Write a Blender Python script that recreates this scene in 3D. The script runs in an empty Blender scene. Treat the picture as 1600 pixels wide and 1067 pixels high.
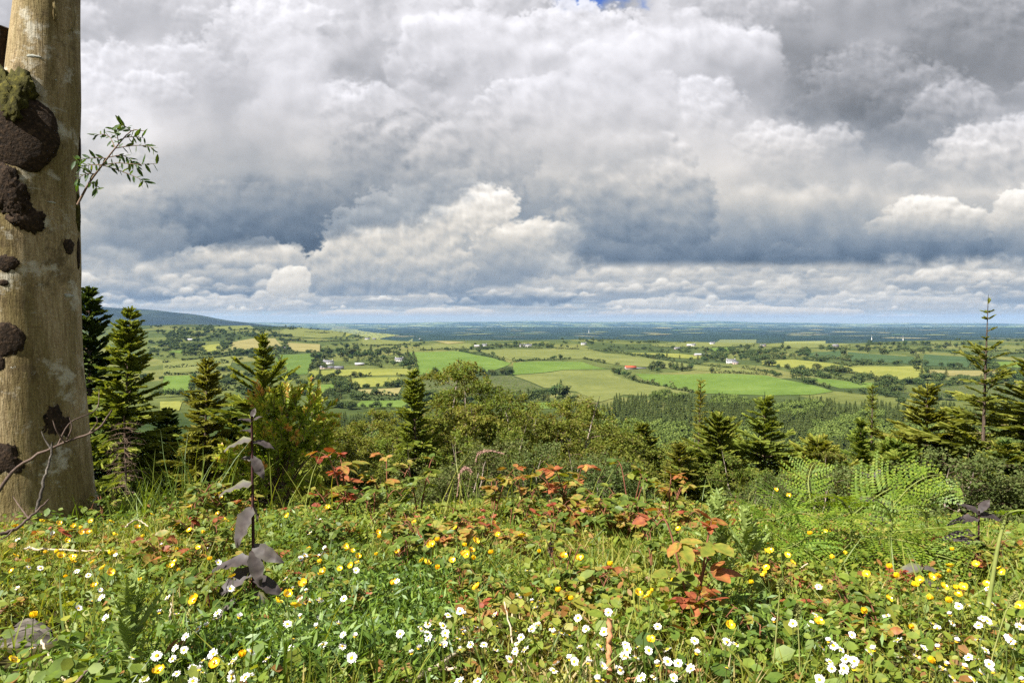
import bpy, math, random, time
import numpy as np
from mathutils import Vector, Matrix, Euler
from mathutils.geometry import tessellate_polygon
T00=time.time()
SC=bpy.context.scene; COL=SC.collection
RNG=np.random.RandomState(7); RND=random.Random(5)
PI=math.pi
# ---------------------------------------------------------------- camera model (photo units: 1600 x 1067)
FPX=1067.0; HORIZ=502.0; PITCH=math.atan((533.5-HORIZ)/FPX)
cd=bpy.data.cameras.new('camera'); cam=bpy.data.objects.new('camera',cd); COL.objects.link(cam)
cd.sensor_width=36; cd.lens=36*FPX/1600; cd.clip_start=0.05; cd.clip_end=200000
cam.location=(0,0,0); cam.rotation_euler=(PI/2-PITCH,0,0); SC.camera=cam
def ray(px,py):
    a=(np.asarray(px,float)-800)/FPX; b=(533.5-np.asarray(py,float))/FPX
    c,s=math.cos(PITCH),math.sin(PITCH)
    dy=c+s*b; dz=-s+c*b
    return a/dy, dz/dy                 # x and z per metre of depth
def at(px,py,d):
    a,b=ray(px,py); return np.array([a*d,d,b*d])
# ---------------------------------------------------------------- the lie of the land
_ty=np.concatenate([np.arange(-60,12,.05),np.arange(12,400,1.)])
_sl=np.interp(_ty,[-60,-5,0,2.3,4.2,8,60,110,180,260],[.02,.06,.125,.125,.48,.5,.5,.42,.1,0])
_tz=-(np.concatenate([[0],np.cumsum((_sl[1:]+_sl[:-1])/2*np.diff(_ty))]))
_tz=_tz-np.interp(0,_ty,_tz)-.43
LOW=_tz[-1]
def sst(a,b,v):
    t=np.clip((v-a)/(b-a),0,1); return t*t*(3-2*t)
def ground(x,y):
    x=np.asarray(x,float); y=np.asarray(y,float)
    r=np.hypot(x,y); az=x/np.maximum(y,1.)
    z=np.interp(y,_ty,_tz)
    near=1-sst(3,9,np.abs(y))
    z=z+near*(.018*np.sin(x*3.1+1)*np.cos(y*4.3)+.012*np.sin(x*9.+y*5)+.008*np.sin(x*17-y*13))
    z=z-.075*np.clip(x-.8,0,8)*sst(1.2,2.8,y)*(1-sst(30,90,y))
    z=z+sst(40,200,y)*(1-sst(1200,2000,y))*1.2*np.sin(x/31.)*np.sin(y/43.)
    f=sst(500,900,y)
    und=2.6*np.sin(x/190.+.7)*np.sin(y/270.+.4)+1.8*np.sin(x/95.-y/310.)
    z=z+f*und*(1-sst(2500,5000,y))
    z=z+9*sst(700,2000,y)
    # rising ground on the left, then the fall to the plain
    left=sst(-.14,-.34,az)
    z=z+left*(34*sst(1500,2900,y)+14*np.exp(-((az+.47)/.12)**2)*sst(1200,2200,y))
    edge=2050+left*1500+250*np.sin(az*9+1)
    drop=sst(0,1,(y-edge)/2400.)
    z=z-drop*(88+left*48)
    z=z+sst(4000,7000,y)*6*np.sin(x/900.)*np.sin(y/1300.)
    # far hills
    rid=.55+.28*np.sin(az*7+.6)+.17*np.sin(az*19+2)+.07*np.sin(az*47)
    z=z+sst(15000,27000,y)*(62+105*rid)
    z=z+sst(9000,13000,y)*(1-sst(14000,18000,y))*30*(.5+.5*np.sin(az*11+1.))
    return z
def hit(px,py,h=0.,dmax=45000.):
    a,b=ray(px,py)
    d=np.concatenate([np.arange(.6,8,.01),8*1.006**np.arange(0,int(math.log(dmax/8)/math.log(1.006)))])
    f=b*d-(ground(a*d,d)+h)
    k=np.argmax(f<0)
    if f[k]>=0: return None
    if k>0:
        t=f[k-1]/(f[k-1]-f[k]); dd=d[k-1]+(d[k]-d[k-1])*t
    else: dd=d[0]
    return np.array([a*dd,dd,float(ground(a*dd,dd))])
# ---------------------------------------------------------------- objects
def tag(o,label=None,cat=None,group=None,kind=None):
    if label: o['label']=label
    if cat: o['category']=cat
    if group: o['group']=group
    if kind: o['kind']=kind
    return o
def empty(name,loc,label,cat,group=None,rot=(0,0,0),s=1.):
    o=bpy.data.objects.new(name,None); COL.objects.link(o); o.location=[float(v) for v in loc]; o.rotation_euler=rot; o.scale=(s,s,s)
    o.empty_display_size=.1
    return tag(o,label,cat,group)
class Geo:
    def __init__(s): s.V=[];s.F=[];s.A=[];s.n=0
    def add(s,V,F,a=.5):
        V=np.asarray(V,np.float32).reshape(-1,3)
        if not isinstance(F,list): F=[F]
        s.V.append(V); s.A.append(np.broadcast_to(np.asarray(a,np.float32),(len(V),)))
        for f in F: s.F.append(np.asarray(f,np.int64)+s.n)
        s.n+=len(V); return s
    def mesh(s,name,mat,smooth=False):
        me=bpy.data.meshes.new(name)
        V=np.concatenate(s.V); me.vertices.add(len(V)); me.vertices.foreach_set('co',V.ravel())
        idx=np.concatenate([f.ravel() for f in s.F]); cnt=np.concatenate([np.full(len(f),f.shape[1],np.int32) for f in s.F])
        st=np.concatenate([[0],np.cumsum(cnt)[:-1]]).astype(np.int32)
        me.loops.add(len(idx)); me.loops.foreach_set('vertex_index',idx.astype(np.int32))
        me.polygons.add(len(cnt)); me.polygons.foreach_set('loop_start',st)
        if smooth: me.polygons.foreach_set('use_smooth',np.ones(len(cnt),bool))
        at_=me.attributes.new('var','FLOAT','POINT'); at_.data.foreach_set('value',np.concatenate(s.A))
        me.materials.append(mat); me.update(calc_edges=True)
        return me
    def obj(s,name,mat,parent=None,smooth=False):
        o=bpy.data.objects.new(name,s.mesh(name,mat,smooth)); COL.objects.link(o)
        if parent is not None: o.parent=parent
        return o
def dup(root,loc,rot=(0,0,0),s=1.,label=None,group=None):
    r=root.copy(); COL.objects.link(r); r.location=[float(v) for v in loc]; r.rotation_euler=rot
    r.scale=(s,s,s) if np.isscalar(s) else s
    if label: r['label']=label
    if group: r['group']=group
    for ch in root.children:
        c=ch.copy(); COL.objects.link(c); c.parent=r
        for g in ch.children:
            d=g.copy(); COL.objects.link(d); d.parent=c
    return r
def norm(v): return v/np.maximum(np.linalg.norm(v,axis=-1,keepdims=True),1e-9)
def frames(d,up):
    """columns: side, along d, normal near up -> (N,3,3)"""
    d=norm(d); s=norm(np.cross(d,up)+1e-7); n=np.cross(s,d)
    return np.stack([s,d,n],-1)
def inst(TV,TF,M,T,S=None):
    N=len(T); n=len(TV)
    if S is not None: M=M*np.asarray(S).reshape(N,1,-1)
    V=np.einsum('nij,kj->nki',M,TV)+T[:,None,:]
    F=(np.asarray(TF)[None]+(np.arange(N)*n)[:,None,None]).reshape(-1,np.asarray(TF).shape[1])
    return V.reshape(-1,3),F
def scatter(g,TV,TF,M,T,S=None,a=None,va=None):
    V,F=inst(TV,TF,M,T,S); N=len(T); A=np.repeat(a if a is not None else RNG.rand(N),len(TV))
    if va is not None: A=np.clip(A+np.tile(va,N),0,1)
    g.add(V,F,A)
def tube(g,P,R,k=6,a=.5,cap=True):
    P=np.asarray(P,float); n=len(P); R=np.broadcast_to(np.asarray(R,float),(n,))
    t=np.gradient(P,axis=0); t=norm(t)
    up=np.where(np.abs(t[:,2:3])>.9,np.array([[1.,0,0]]),np.array([[0,0,1.]]))
    up=np.broadcast_to(up[n//2],(n,3)); s=norm(np.cross(t,up)); u=np.cross(s,t)
    th=np.arange(k)/k*2*PI
    V=P[:,None]+R[:,None,None]*(np.cos(th)[None,:,None]*s[:,None]+np.sin(th)[None,:,None]*u[:,None])
    i=np.arange(n-1)[:,None]*k; j=np.arange(k)[None]
    F=np.stack([i+j,i+(j+1)%k,i+k+(j+1)%k,i+k+j],-1).reshape(-1,4)
    fs=[F]
    if cap: fs+=[np.arange(k)[None],(np.arange(k)[::-1]+(n-1)*k)[None]]
    g.add(V.reshape(-1,3),fs,a)
def curve(pts,n=10,jit=0.):
    """smooth line through a few points"""
    pts=np.asarray(pts,float); m=len(pts)
    if m==2:
        P=pts[0]+(pts[1]-pts[0])*np.linspace(0,1,n)[:,None]
    else:
        Q=np.vstack([2*pts[0]-pts[1],pts,2*pts[-1]-pts[-2]]); P=[]
        for t in np.linspace(0,m-1,n):
            i=min(int(t),m-2); u=t-i; p0,p1,p2,p3=Q[i:i+4]
            P.append(.5*((2*p1)+(-p0+p2)*u+(2*p0-5*p1+4*p2-p3)*u*u+(-p0+3*p1-3*p2+p3)*u**3))
        P=np.array(P)
    if jit: P[1:-1]+=RNG.randn(n-2,3)*jit
    return P
def rdir(n): return norm(RNG.randn(n,3))
# ---------------------------------------------------------------- materials
def mat(name):
    m=bpy.data.materials.new(name); m.use_nodes=True; nt=m.node_tree; nt.nodes.clear()
    out=nt.nodes.new('ShaderNodeOutputMaterial'); return m,nt,out
def N(nt,t,**k):
    n=nt.nodes.new(t)
    for a,v in k.items():
        if a in n.inputs: n.inputs[a].default_value=v
        else: setattr(n,a,v)
    return n
def ramp(nt,src,stops,interp='LINEAR'):
    r=nt.nodes.new('ShaderNodeValToRGB'); e=r.color_ramp.elements; r.color_ramp.interpolation=interp
    while len(e)<len(stops): e.new(.5)
    for k,(p,c) in enumerate(stops): e[k].position=p; e[k].color=(*c[:3],1)
    if src is not None: nt.links.new(src,r.inputs[0])
    return r.outputs[0]
def mixc(nt,f,a,b,mode='MIX'):
    m=nt.nodes.new('ShaderNodeMix'); m.data_type='RGBA'; m.blend_type=mode
    for v,s in ((f,m.inputs[0]),(a,m.inputs[6]),(b,m.inputs[7])):
        if hasattr(v,'links'): nt.links.new(v,s)
        elif isinstance(v,(int,float)): s.default_value=v
        else: s.default_value=(*v[:3],1)
    return m.outputs[2]
def math_(nt,op,a,b=None,c=None):
    m=nt.nodes.new('ShaderNodeMath'); m.operation=op
    for k,v in enumerate((a,b,c)):
        if v is None: continue
        if hasattr(v,'links'): nt.links.new(v,m.inputs[k])
        else: m.inputs[k].default_value=v
    return m.outputs[0]
def noise(nt,scale,detail=4,rough=.55,vec=None,dist=0.,dim='3D'):
    n=nt.nodes.new('ShaderNodeTexNoise'); n.inputs['Scale'].default_value=scale; n.inputs['Detail'].default_value=detail
    n.inputs['Roughness'].default_value=rough; n.inputs['Distortion'].default_value=dist
    if vec is not None: nt.links.new(vec,n.inputs['Vector'])
    return n.outputs['Fac']
def mapping(nt,kind='Object',scale=(1,1,1),loc=(0,0,0)):
    if kind=='Position': s=nt.nodes.new('ShaderNodeNewGeometry').outputs['Position']
    else: s=nt.nodes.new('ShaderNodeTexCoord').outputs[kind]
    m=nt.nodes.new('ShaderNodeMapping'); m.inputs['Scale'].default_value=scale; m.inputs['Location'].default_value=loc
    nt.links.new(s,m.inputs['Vector']); return m.outputs[0]
def leafmat(name,stops,trans=.3,orand=.35,gloss=.02,rough=.55,patch=0.):
    m,nt,out=mat(name)
    a=nt.nodes.new('ShaderNodeAttribute'); a.attribute_name='var'
    c=ramp(nt,a.outputs['Fac'],stops)
    if orand:
        oi=nt.nodes.new('ShaderNodeObjectInfo')
        v=math_(nt,'MULTIPLY_ADD',oi.outputs['Random'],orand,1-orand/2)
        h=nt.nodes.new('ShaderNodeHueSaturation'); nt.links.new(c,h.inputs['Color']); nt.links.new(v,h.inputs['Value'])
        oh=math_(nt,'MULTIPLY_ADD',math_(nt,'FRACT',math_(nt,'MULTIPLY',oi.outputs['Random'],7.31)),.05*orand/.35,.5-.025*orand/.35)
        nt.links.new(oh,h.inputs['Hue']); c=h.outputs[0]
    if patch:
        f=noise(nt,patch,3,.6,mapping(nt,'Position'))
        c=mixc(nt,1.,c,ramp(nt,f,[(.3,(.72,.72,.72)),(.7,(1.22,1.2,1.1))]),'MULTIPLY')
    d=nt.nodes.new('ShaderNodeBsdfDiffuse'); nt.links.new(c,d.inputs[0])
    t=nt.nodes.new('ShaderNodeBsdfTranslucent')
    tc=mixc(nt,1.,c,(1.42,1.36,.5),'MULTIPLY'); nt.links.new(tc,t.inputs[0])
    x=nt.nodes.new('ShaderNodeMixShader'); x.inputs[0].default_value=trans
    nt.links.new(d.outputs[0],x.inputs[1]); nt.links.new(t.outputs[0],x.inputs[2]); sh=x.outputs[0]
    if gloss:
        gl=nt.nodes.new('ShaderNodeBsdfGlossy'); gl.inputs['Roughness'].default_value=rough; gl.inputs[0].default_value=(.9,.95,1,1)
        x2=nt.nodes.new('ShaderNodeMixShader'); x2.inputs[0].default_value=gloss
        nt.links.new(sh,x2.inputs[1]); nt.links.new(gl.outputs[0],x2.inputs[2]); sh=x2.outputs[0]
    nt.links.new(sh,out.inputs[0]); return m
def solid(name,stops,scale=8.,rough=.85,vec=None,bump=0.,detail=5,kind='Object',mscale=(1,1,1),spec=.2,orand=0.):
    m,nt,out=mat(name)
    f=noise(nt,scale,detail,.6,mapping(nt,kind,mscale))
    c=ramp(nt,f,stops)
    if orand:
        oi=nt.nodes.new('ShaderNodeObjectInfo'); v=math_(nt,'MULTIPLY_ADD',oi.outputs['Random'],orand,1-orand/2)
        h=nt.nodes.new('ShaderNodeHueSaturation'); nt.links.new(c,h.inputs['Color']); nt.links.new(v,h.inputs['Value']); c=h.outputs[0]
    p=nt.nodes.new('ShaderNodeBsdfPrincipled'); nt.links.new(c,p.inputs['Base Color']); p.inputs['Roughness'].default_value=rough
    p.inputs['Specular IOR Level'].default_value=spec
    if bump:
        b=nt.nodes.new('ShaderNodeBump'); b.inputs['Strength'].default_value=1; b.inputs['Distance'].default_value=bump
        nt.links.new(f,b.inputs['Height']); nt.links.new(b.outputs[0],p.inputs['Normal'])
    nt.links.new(p.outputs[0],out.inputs[0]); return m
M={}
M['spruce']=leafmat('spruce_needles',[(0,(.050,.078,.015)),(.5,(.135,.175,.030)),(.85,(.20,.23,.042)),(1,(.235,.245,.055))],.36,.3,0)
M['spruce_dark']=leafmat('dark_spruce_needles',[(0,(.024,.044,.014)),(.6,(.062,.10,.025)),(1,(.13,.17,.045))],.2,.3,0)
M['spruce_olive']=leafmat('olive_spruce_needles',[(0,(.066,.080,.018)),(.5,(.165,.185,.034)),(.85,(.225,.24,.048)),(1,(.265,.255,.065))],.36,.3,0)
M['birch']=leafmat('birch_leaves',[(0,(.072,.096,.02)),(.5,(.138,.172,.034)),(.85,(.205,.23,.048)),(1,(.235,.20,.068))],.38,.3,0)
M['willow']=leafmat('willow_leaves',[(0,(.055,.08,.026)),(.5,(.10,.135,.042)),(1,(.17,.20,.075))],.32,.3,0)
M['twig']=solid('twig_bark',[(.3,(.10,.065,.045)),(.7,(.20,.14,.10))],30)
M['trunk']=solid('conifer_bark',[(.3,(.05,.035,.025)),(.55,(.09,.065,.05)),(.75,(.19,.15,.12))],9,mscale=(1,1,.35))
M['birchbark']=solid('birch_bark',[(.3,(.10,.08,.07)),(.5,(.30,.24,.20)),(.75,(.48,.42,.37))],9,mscale=(1,1,.3))
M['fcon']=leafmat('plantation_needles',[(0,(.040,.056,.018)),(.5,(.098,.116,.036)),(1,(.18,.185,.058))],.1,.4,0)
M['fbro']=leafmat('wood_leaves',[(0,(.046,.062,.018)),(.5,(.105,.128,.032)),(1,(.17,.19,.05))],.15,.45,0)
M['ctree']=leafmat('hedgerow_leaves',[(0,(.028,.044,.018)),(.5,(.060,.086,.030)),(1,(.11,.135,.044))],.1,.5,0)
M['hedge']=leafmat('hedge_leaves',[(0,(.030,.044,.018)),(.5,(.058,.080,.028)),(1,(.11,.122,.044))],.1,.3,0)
M['shaded_plainwood']=leafmat('cloud_shaded_leaves',[(0,(.010,.017,.011)),(.5,(.019,.030,.017)),(1,(.036,.05,.026))],.1,.2,0)  # leaf green darkened so the plain's cloud shadow sits in the colour
import numpy as np
# ---- cloud sky computed on a plane of view directions (units: photo pixels around the look direction)
def make_sky():
    F=np.float32
    SC=0.7; X0,X1,Y0,Y1=-560.,2160.,-320.,522.
    nx=int((X1-X0)*SC); ny=int((Y1-Y0)*SC)
    gx,gy=np.meshgrid(np.linspace(X0,X1,nx,dtype=F),np.linspace(Y0,Y1,ny,dtype=F))
    def hashg(ix,iy,s):
        h=(ix.astype(np.int64)*374761393+iy.astype(np.int64)*668265263+s*1274126177)&0xffffffff
        h=((h^(h>>13))*1274126177)&0xffffffff
        return (h^(h>>16))&0xffffffff
    def perlin(x,y,s):
        ix=np.floor(x).astype(np.int32); iy=np.floor(y).astype(np.int32)
        fx=(x-ix).astype(F); fy=(y-iy).astype(F)
        ux=fx*fx*fx*(fx*(fx*6-15)+10); uy=fy*fy*fy*(fy*(fy*6-15)+10)
        out=[]
        for dx in (0,1):
            for dy in (0,1):
                a=hashg(ix+dx,iy+dy,s).astype(F)*F(2*np.pi/4294967296.)
                out.append(np.cos(a)*(fx-dx)+np.sin(a)*(fy-dy))
        a,b,c,d=out
        l=a+(b-a)*uy; r=c+(d-c)*uy
        return (l+(r-l)*ux)*F(1.5)
    def worley(x,y,s):
        ix=np.floor(x).astype(np.int32); iy=np.floor(y).astype(np.int32)
        m=np.full(x.shape,9.,F)
        for dx in (-1,0,1):
            for dy in (-1,0,1):
                h=hashg(ix+dx,iy+dy,s)
                px=(h&0xffff).astype(F)/65536.; py=(h>>16).astype(F)/65536.
                d=(ix+dx+px-x)**2+(iy+dy+py-y)**2
                m=np.minimum(m,d)
        return np.sqrt(m)
    def fbm(x,y,s,o=5,g=.5):
        r=0;a=1.;t=0
        for k in range(o):
            r=r+a*perlin(x,y,s+k*17); t+=a; a*=g; x=x*2.03+7.1; y=y*2.03+3.7
        return r/t
    def puffs(x,y,s,o=3,g=.5):       # rounded lumps, creased between
        r=0;a=1.;t=0
        for k in range(o):
            r=r+a*(1-np.minimum(worley(x,y,s+k*31),1.1)**2); t+=a; a*=g; x=x*2.1+1.3; y=y*2.1+9.2
        return r/t
    def ss(e0,e1,v):
        t=np.clip((v-e0)/(e1-e0),0,1); return t*t*(3-2*t)
    def grid_eval(xs,ys,G,x,y):
        G=np.asarray(G,F); xs=np.asarray(xs,F); ys=np.asarray(ys,F)
        fx=np.interp(x,xs,np.arange(len(xs))); fy=np.interp(y,ys,np.arange(len(ys)))
        ix=np.clip(fx.astype(int),0,len(xs)-2); iy=np.clip(fy.astype(int),0,len(ys)-2)
        tx=(fx-ix); ty=(fy-iy); tx=tx*tx*(3-2*tx); ty=ty*ty*(3-2*ty)
        return ((G[iy,ix]*(1-tx)+G[iy,ix+1]*tx)*(1-ty)+(G[iy+1,ix]*(1-tx)+G[iy+1,ix+1]*tx)*ty).astype(F)
    def blur(A,r):
        # three box passes
        for ax in (0,1):
            for _ in range(2):
                n=max(1,int(r)); P=np.pad(A,[(n+1,n) if k==ax else (0,0) for k in (0,1)],mode='edge'); c=np.cumsum(P,axis=ax,dtype=np.float64)
                A=((c[2*n+1:]-c[:-2*n-1]) if ax==0 else (c[:,2*n+1:]-c[:,:-2*n-1]))/(2*n+1)
        return A.astype(F)
    def soft(H,k):
        # light comes from the upper left: brighter where the lump falls away that way
        n=max(1,int(k*SC)); m=max(1,int(k*.7*SC))
        Q=np.pad(H,((n,n),(m,m)),mode='edge'); h,w=H.shape
        return (Q[2*n:2*n+h,2*m:2*m+w]-Q[0:h,0:w])
    # shared detail fields (angular size shrinks towards the horizon)
    P1=puffs(gx/190.,gy/150.,3,4,.55)      # large lumps
    N1=fbm(gx/230.,gy/190.,5,6,.52)
    N1b=fbm(gx/230.+40,gy/190.+11,6,6,.52)
    N2=fbm(gx/70.,gy/52.,9,5,.55)
    N2b=fbm(gx/70.+30,gy/52.+70,19,5,.55)
    P2=puffs((gx+N2*20)/62.,(gy+N2b*16)/50.,23,4,.55)
    P3=puffs((gx+N2*8)/26.,(gy+N2b*6)/19.,29,3,.55)
    # ---- brightness of the broken overcast deck (display values 0-1)
    xs=[-560,-200,120,210,300,400,480,560,650,750,850,950,1050,1150,1250,1350,1450,1550,1700,2160]
    ys=[-320,-100,0,50,100,150,200,250,300,340,375,400,430,470]
    G=[[.72]*20,
       [.70,.72,.78,.78,.78,.78,.80,.74,.78,.80,.74,.78,.76,.72,.70,.70,.68,.66,.66,.70],
       [.70,.74,.77,.78,.79,.80,.86,.76,.88,.80,.78,.70,.86,.74,.74,.76,.68,.66,.66,.72],
       [.74,.80,.80,.78,.77,.80,.88,.74,.84,.79,.82,.80,.86,.72,.70,.70,.66,.66,.68,.72],
       [.76,.86,.88,.84,.77,.78,.90,.72,.76,.83,.86,.92,.78,.68,.62,.60,.58,.62,.66,.70],
       [.78,.88,.92,.90,.80,.77,.90,.76,.74,.86,.84,.93,.86,.74,.58,.50,.52,.66,.74,.72],
       [.72,.84,.90,.90,.84,.77,.84,.80,.74,.80,.80,.90,.90,.84,.76,.66,.64,.80,.80,.74],
       [.68,.74,.80,.80,.78,.74,.76,.74,.70,.74,.82,.84,.84,.86,.80,.78,.76,.80,.78,.72],
       [.62,.68,.80,.78,.68,.58,.52,.50,.62,.70,.68,.80,.82,.78,.74,.74,.74,.74,.72,.70],
       [.60,.66,.78,.66,.56,.48,.44,.46,.58,.70,.62,.74,.76,.70,.66,.68,.68,.70,.68,.66],
       [.60,.66,.76,.56,.50,.46,.46,.58,.70,.66,.66,.62,.60,.60,.58,.58,.62,.64,.62,.62],
       [.64,.70,.76,.70,.62,.60,.62,.66,.70,.62,.70,.46,.40,.42,.44,.46,.50,.56,.56,.60],
       [.70,.72,.74,.72,.70,.70,.70,.70,.68,.62,.70,.70,.72,.72,.72,.70,.70,.70,.70,.70],
       [.72,.72,.74,.74,.74,.72,.72,.72,.70,.66,.70,.72,.72,.72,.72,.72,.72,.72,.72,.72]]
    wx=gx+N1*70+N2*22+(P2-.5)*26; wy=gy+N1b*46+N2b*16-(P2-.45)*34
    G=[[.745+(v-.745)*1.22 for v in r] for r in G]
    L=grid_eval(xs,ys,G,wx,wy)
    # relief of the deck: lit from the upper left
    Hh=P1*1.0+N1*.5+P2*.34+P3*.10
    def relief(H,k):
        dy,dx=np.gradient(H); return k*(dy*1.0+dx*.75)*SC*30
    rel=np.tanh((soft(P1,26)*.16+soft(N1,20)*.12+soft(P2,9)*.07)*1.6)*.6
    L=L+rel*(.30+.7*ss(.4,.8,L))*.55+N2*.03
    # colour of cloud by brightness: slate blue -> grey -> warm white
    def tint(L,y,blue=0):
        L=np.clip(L,0,1.05)
        k=ss(.35,.9,L); hz=ss(120,380,y)
        r=L*(.93+.055*k-.13*hz*(1-k)+.012*hz*k); g=L*(.957+.022*k-.010*hz*(1-k)-.008*hz*k); b=L*(1.0+.0*k+.12*hz*(1-k)-.075*hz*k)
        return np.stack([r,g,b],-1)
    C=tint(L,gy)
    # clear sky seen through gaps
    hor=ss(300,505,gy)[...,None]
    blue=np.array([.33,.47,.80],F)*(1-hor)+np.array([.72,.80,.86],F)*hor
    def gap(cx,cy,rx,ry,th,soft=.25,amp=.8):
        r=np.sqrt(((gx-cx)/rx)**2+((gy-cy)/ry)**2)
        v=1-r+amp*(N2*.9+(.45-P2)*.8)
        return ss(th,th+soft,v)[...,None]
    for g in ((935,2,100,44,.15,.5,.7),(868,352,46,7,.2,.4,.4),(1515,345,40,26,.2,.6,.5),(1750,60,140,60,.2,.6,.8),(-250,200,150,60,.2,.6,.8),(1300,-200,160,70,.1,.7,.8),(300,-240,200,60,.1,.7,.8)):
        a=gap(*g); C=C*(1-a)+blue*a
    # ---- clouds with a firm outline, back to front
    def cloud(C,blobs,top,base,lit=.93,dark=.55,amp=.55,fine=.25,sft=.16,grad=1.,blue=0.,flat=None,op=1.,rl=.30,fade=0.):
        bx0=min(b[0]-b[2]*2.3 for b in blobs); bx1=max(b[0]+b[2]*2.3 for b in blobs)
        by0=min(b[1]-b[3]*2.6 for b in blobs); by1=max(b[1]+b[3]*2.6 for b in blobs)
        i0,i1=[int(np.clip((v-X0)*SC,0,nx)) for v in (bx0,bx1)]; j0,j1=[int(np.clip((v-Y0)*SC,0,ny)) for v in (by0,by1)]
        if i1-i0<3 or j1-j0<3: return C
        sl=(slice(j0,j1),slice(i0,i1)); x=gx[sl];y=gy[sl]
        S=np.full(x.shape,-9.,F)
        for b in blobs:
            r=np.sqrt(((x-b[0])/b[2])**2+((y-b[1])/b[3])**2)
            S=np.logaddexp(S*11,(1-r)*11)/11
        sz=min(b[3] for b in blobs)
        if sz>26: dl=P2[sl]
        else: dl=P3[sl]
        if sz>34: d=(P2[sl]-.42)*1.1+N2[sl]*.55; f=(P3[sl]-.42)*.9
        else: d=(P3[sl]-.42)*1.1+N2[sl]*.35; f=(P3b[sl]-.42)*.9
        Sd=S+amp*d+fine*f
        if flat is not None:
            yb=flat+N2[sl]*5*amp+N1[sl]*4
            Sd=np.minimum(Sd,(yb-y)/(.6*sz)+.05)
        a=ss(0,sft,Sd)*op
        if fade: a=a*(1-ss(top,base,y)*fade)
        H=np.sqrt(np.clip(S+amp*d,0,2.0)+.02)
        kk=np.clip(sz*.22,2,12)
        rr=np.tanh((soft(H,kk)*.55+soft(dl,kk*1.5)*.34+soft(P1[sl],kk*2)*.25+soft(d,kk*.6)*.08+soft(f,2.6)*.10*fine/.35)*rl*4.4)*.24
        t=np.clip((y-top)/(base-top),0,1)**grad
        t=np.clip(t+N2[sl]*.22*(1 if sz>20 else .5),0,1)
        Lc=lit+(dark-lit)*t+rr*(1-.45*t)-.02
        col=tint(Lc,y,blue)
        a=a[...,None]
        C=C.copy(); C[sl]=C[sl]*(1-a)+col*a
        return C
    P3b=puffs((gx+N2*4)/12.,(gy+N2b*3)/8.,37,3,.55)
    # lumps of the deck: a firm lit shoulder, melting away below
    rg=np.random.RandomState(11)
    pts=[]
    for k in range(330):
        y=Y0+(405-Y0)*rg.rand(); x=X0+(X1-X0)*rg.rand(); pts.append((y,x,rg.rand(),rg.rand()))
    for y,x,u,w in sorted(pts):
        s_=(22+62*u*u)*(1.0 if y<200 else 1.0-.45*(y-200)/200.)
        l=float(grid_eval(xs,ys,G,np.array([[x]],F),np.array([[y+s_*.2]],F))[0,0])
        bl=[(x,y,s_*1.25,s_)]+[(x+s_*(rg.rand()*2.4-1.2),y+s_*(rg.rand()*.8-.1),s_*(.5+.5*rg.rand()),s_*(.4+.4*rg.rand())) for _ in range(4)]
        C=cloud(C,bl,y-s_*.9,y+s_*1.3,min(.94,l+.05+.11*w),l-.07,.60,.40,.10+.34*w,fade=1.,grad=.7,op=.5+.45*u,rl=.36)
    # far rows towards the horizon
    rng=np.random.RandomState(4)
    a=ss(405,440,gy+N2*10)[...,None]
    hz=blue*.92+np.array([-.02,0,.0],F)
    C=C*(1-a*.75)+hz*a*.75
    for i in range(15):
        q=i/14.
        yb=498-62*q**1.5-rng.rand()*2        # far (low) rows first
        hh=2.2+15*q**1.3
        x=X0+rng.rand()*60
        while x<X1:
            w=(18+80*rng.rand()**1.5)*(.45+1.5*q)
            if rng.rand()<.72:
                k=max(2,int(w/(hh*1.6))); bl=[]
                for m in range(k):
                    h=hh*(.5+.8*rng.rand()); bl.append((x+w*(m+rng.rand()*.8)/k,yb-h*.45,w/k*1.1+hh*.5,h))
                li=.80+.14*rng.rand()-.10*(1-q); 
                C=cloud(C,bl,yb-hh*1.4,yb,li,.62-.05*q+.08*(1-q),.5,.35,.35,1.2,.6,flat=yb,op=.55+.4*q,rl=.2)
            x+=w*(.75+.5*rng.rand())
    # mid-distance heaps
    heaps=[ # blobs, top, base, lit, dark, flat
     ([(190,452,60,20),(250,440,60,26),(330,430,70,34),(420,440,70,30)],395,470,.84,.60,472),
     ([(420,415,50,34),(380,425,60,34),(330,420,50,30),(300,440,70,26)],375,462,.90,.58,466),
     ([(760,440,100,30),(700,448,60,22),(840,438,80,30)],405,478,.82,.56,478),
     ([(540,462,60,16),(620,466,70,12),(470,470,40,10)],448,482,.90,.66,481),
     ([(330,476,60,11),(420,478,50,9),(300,480,30,8)],464,488,.90,.68,488),
     ([(870,436,80,34),(940,438,55,32),(800,425,70,20),(905,450,60,22)],404,466,.93,.70,462),
     ([(1000,450,90,30),(1090,440,90,34),(1180,435,90,34),(1270,440,80,30)],405,478,.92,.64,468),
     ([(1360,438,80,36),(1450,430,80,36),(1540,432,80,36),(1640,430,90,40),(1800,430,120,40),(2000,430,140,44)],396,480,.92,.62,472),
     ([(1365,440,26,20),(1385,424,16,16),(1340,452,26,10)],410,462,.96,.78,460),
     ([(1220,462,30,9),(1205,464,22,6)],450,470,.94,.74,470),
     ([(1330,474,60,12),(1400,470,50,12),(1470,474,60,10)],458,486,.90,.72,484),
     ([(1060,476,50,10),(1130,480,60,8),(1000,478,40,9)],466,488,.90,.70,487),
     ([(1160,486,60,7),(1260,488,70,6),(1010,490,60,5),(700,488,60,6),(560,490,50,5)],480,496,.88,.74,495),
     ([(-200,440,120,40),(0,445,120,34)],395,480,.88,.6,474),
    ]
    for b,t,bs,li,dk,fl in heaps: C=cloud(C,b,t,bs,li,dk,.5,.35,.12,1.1,.25,flat=fl,rl=.32)
    pts=[]
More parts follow.
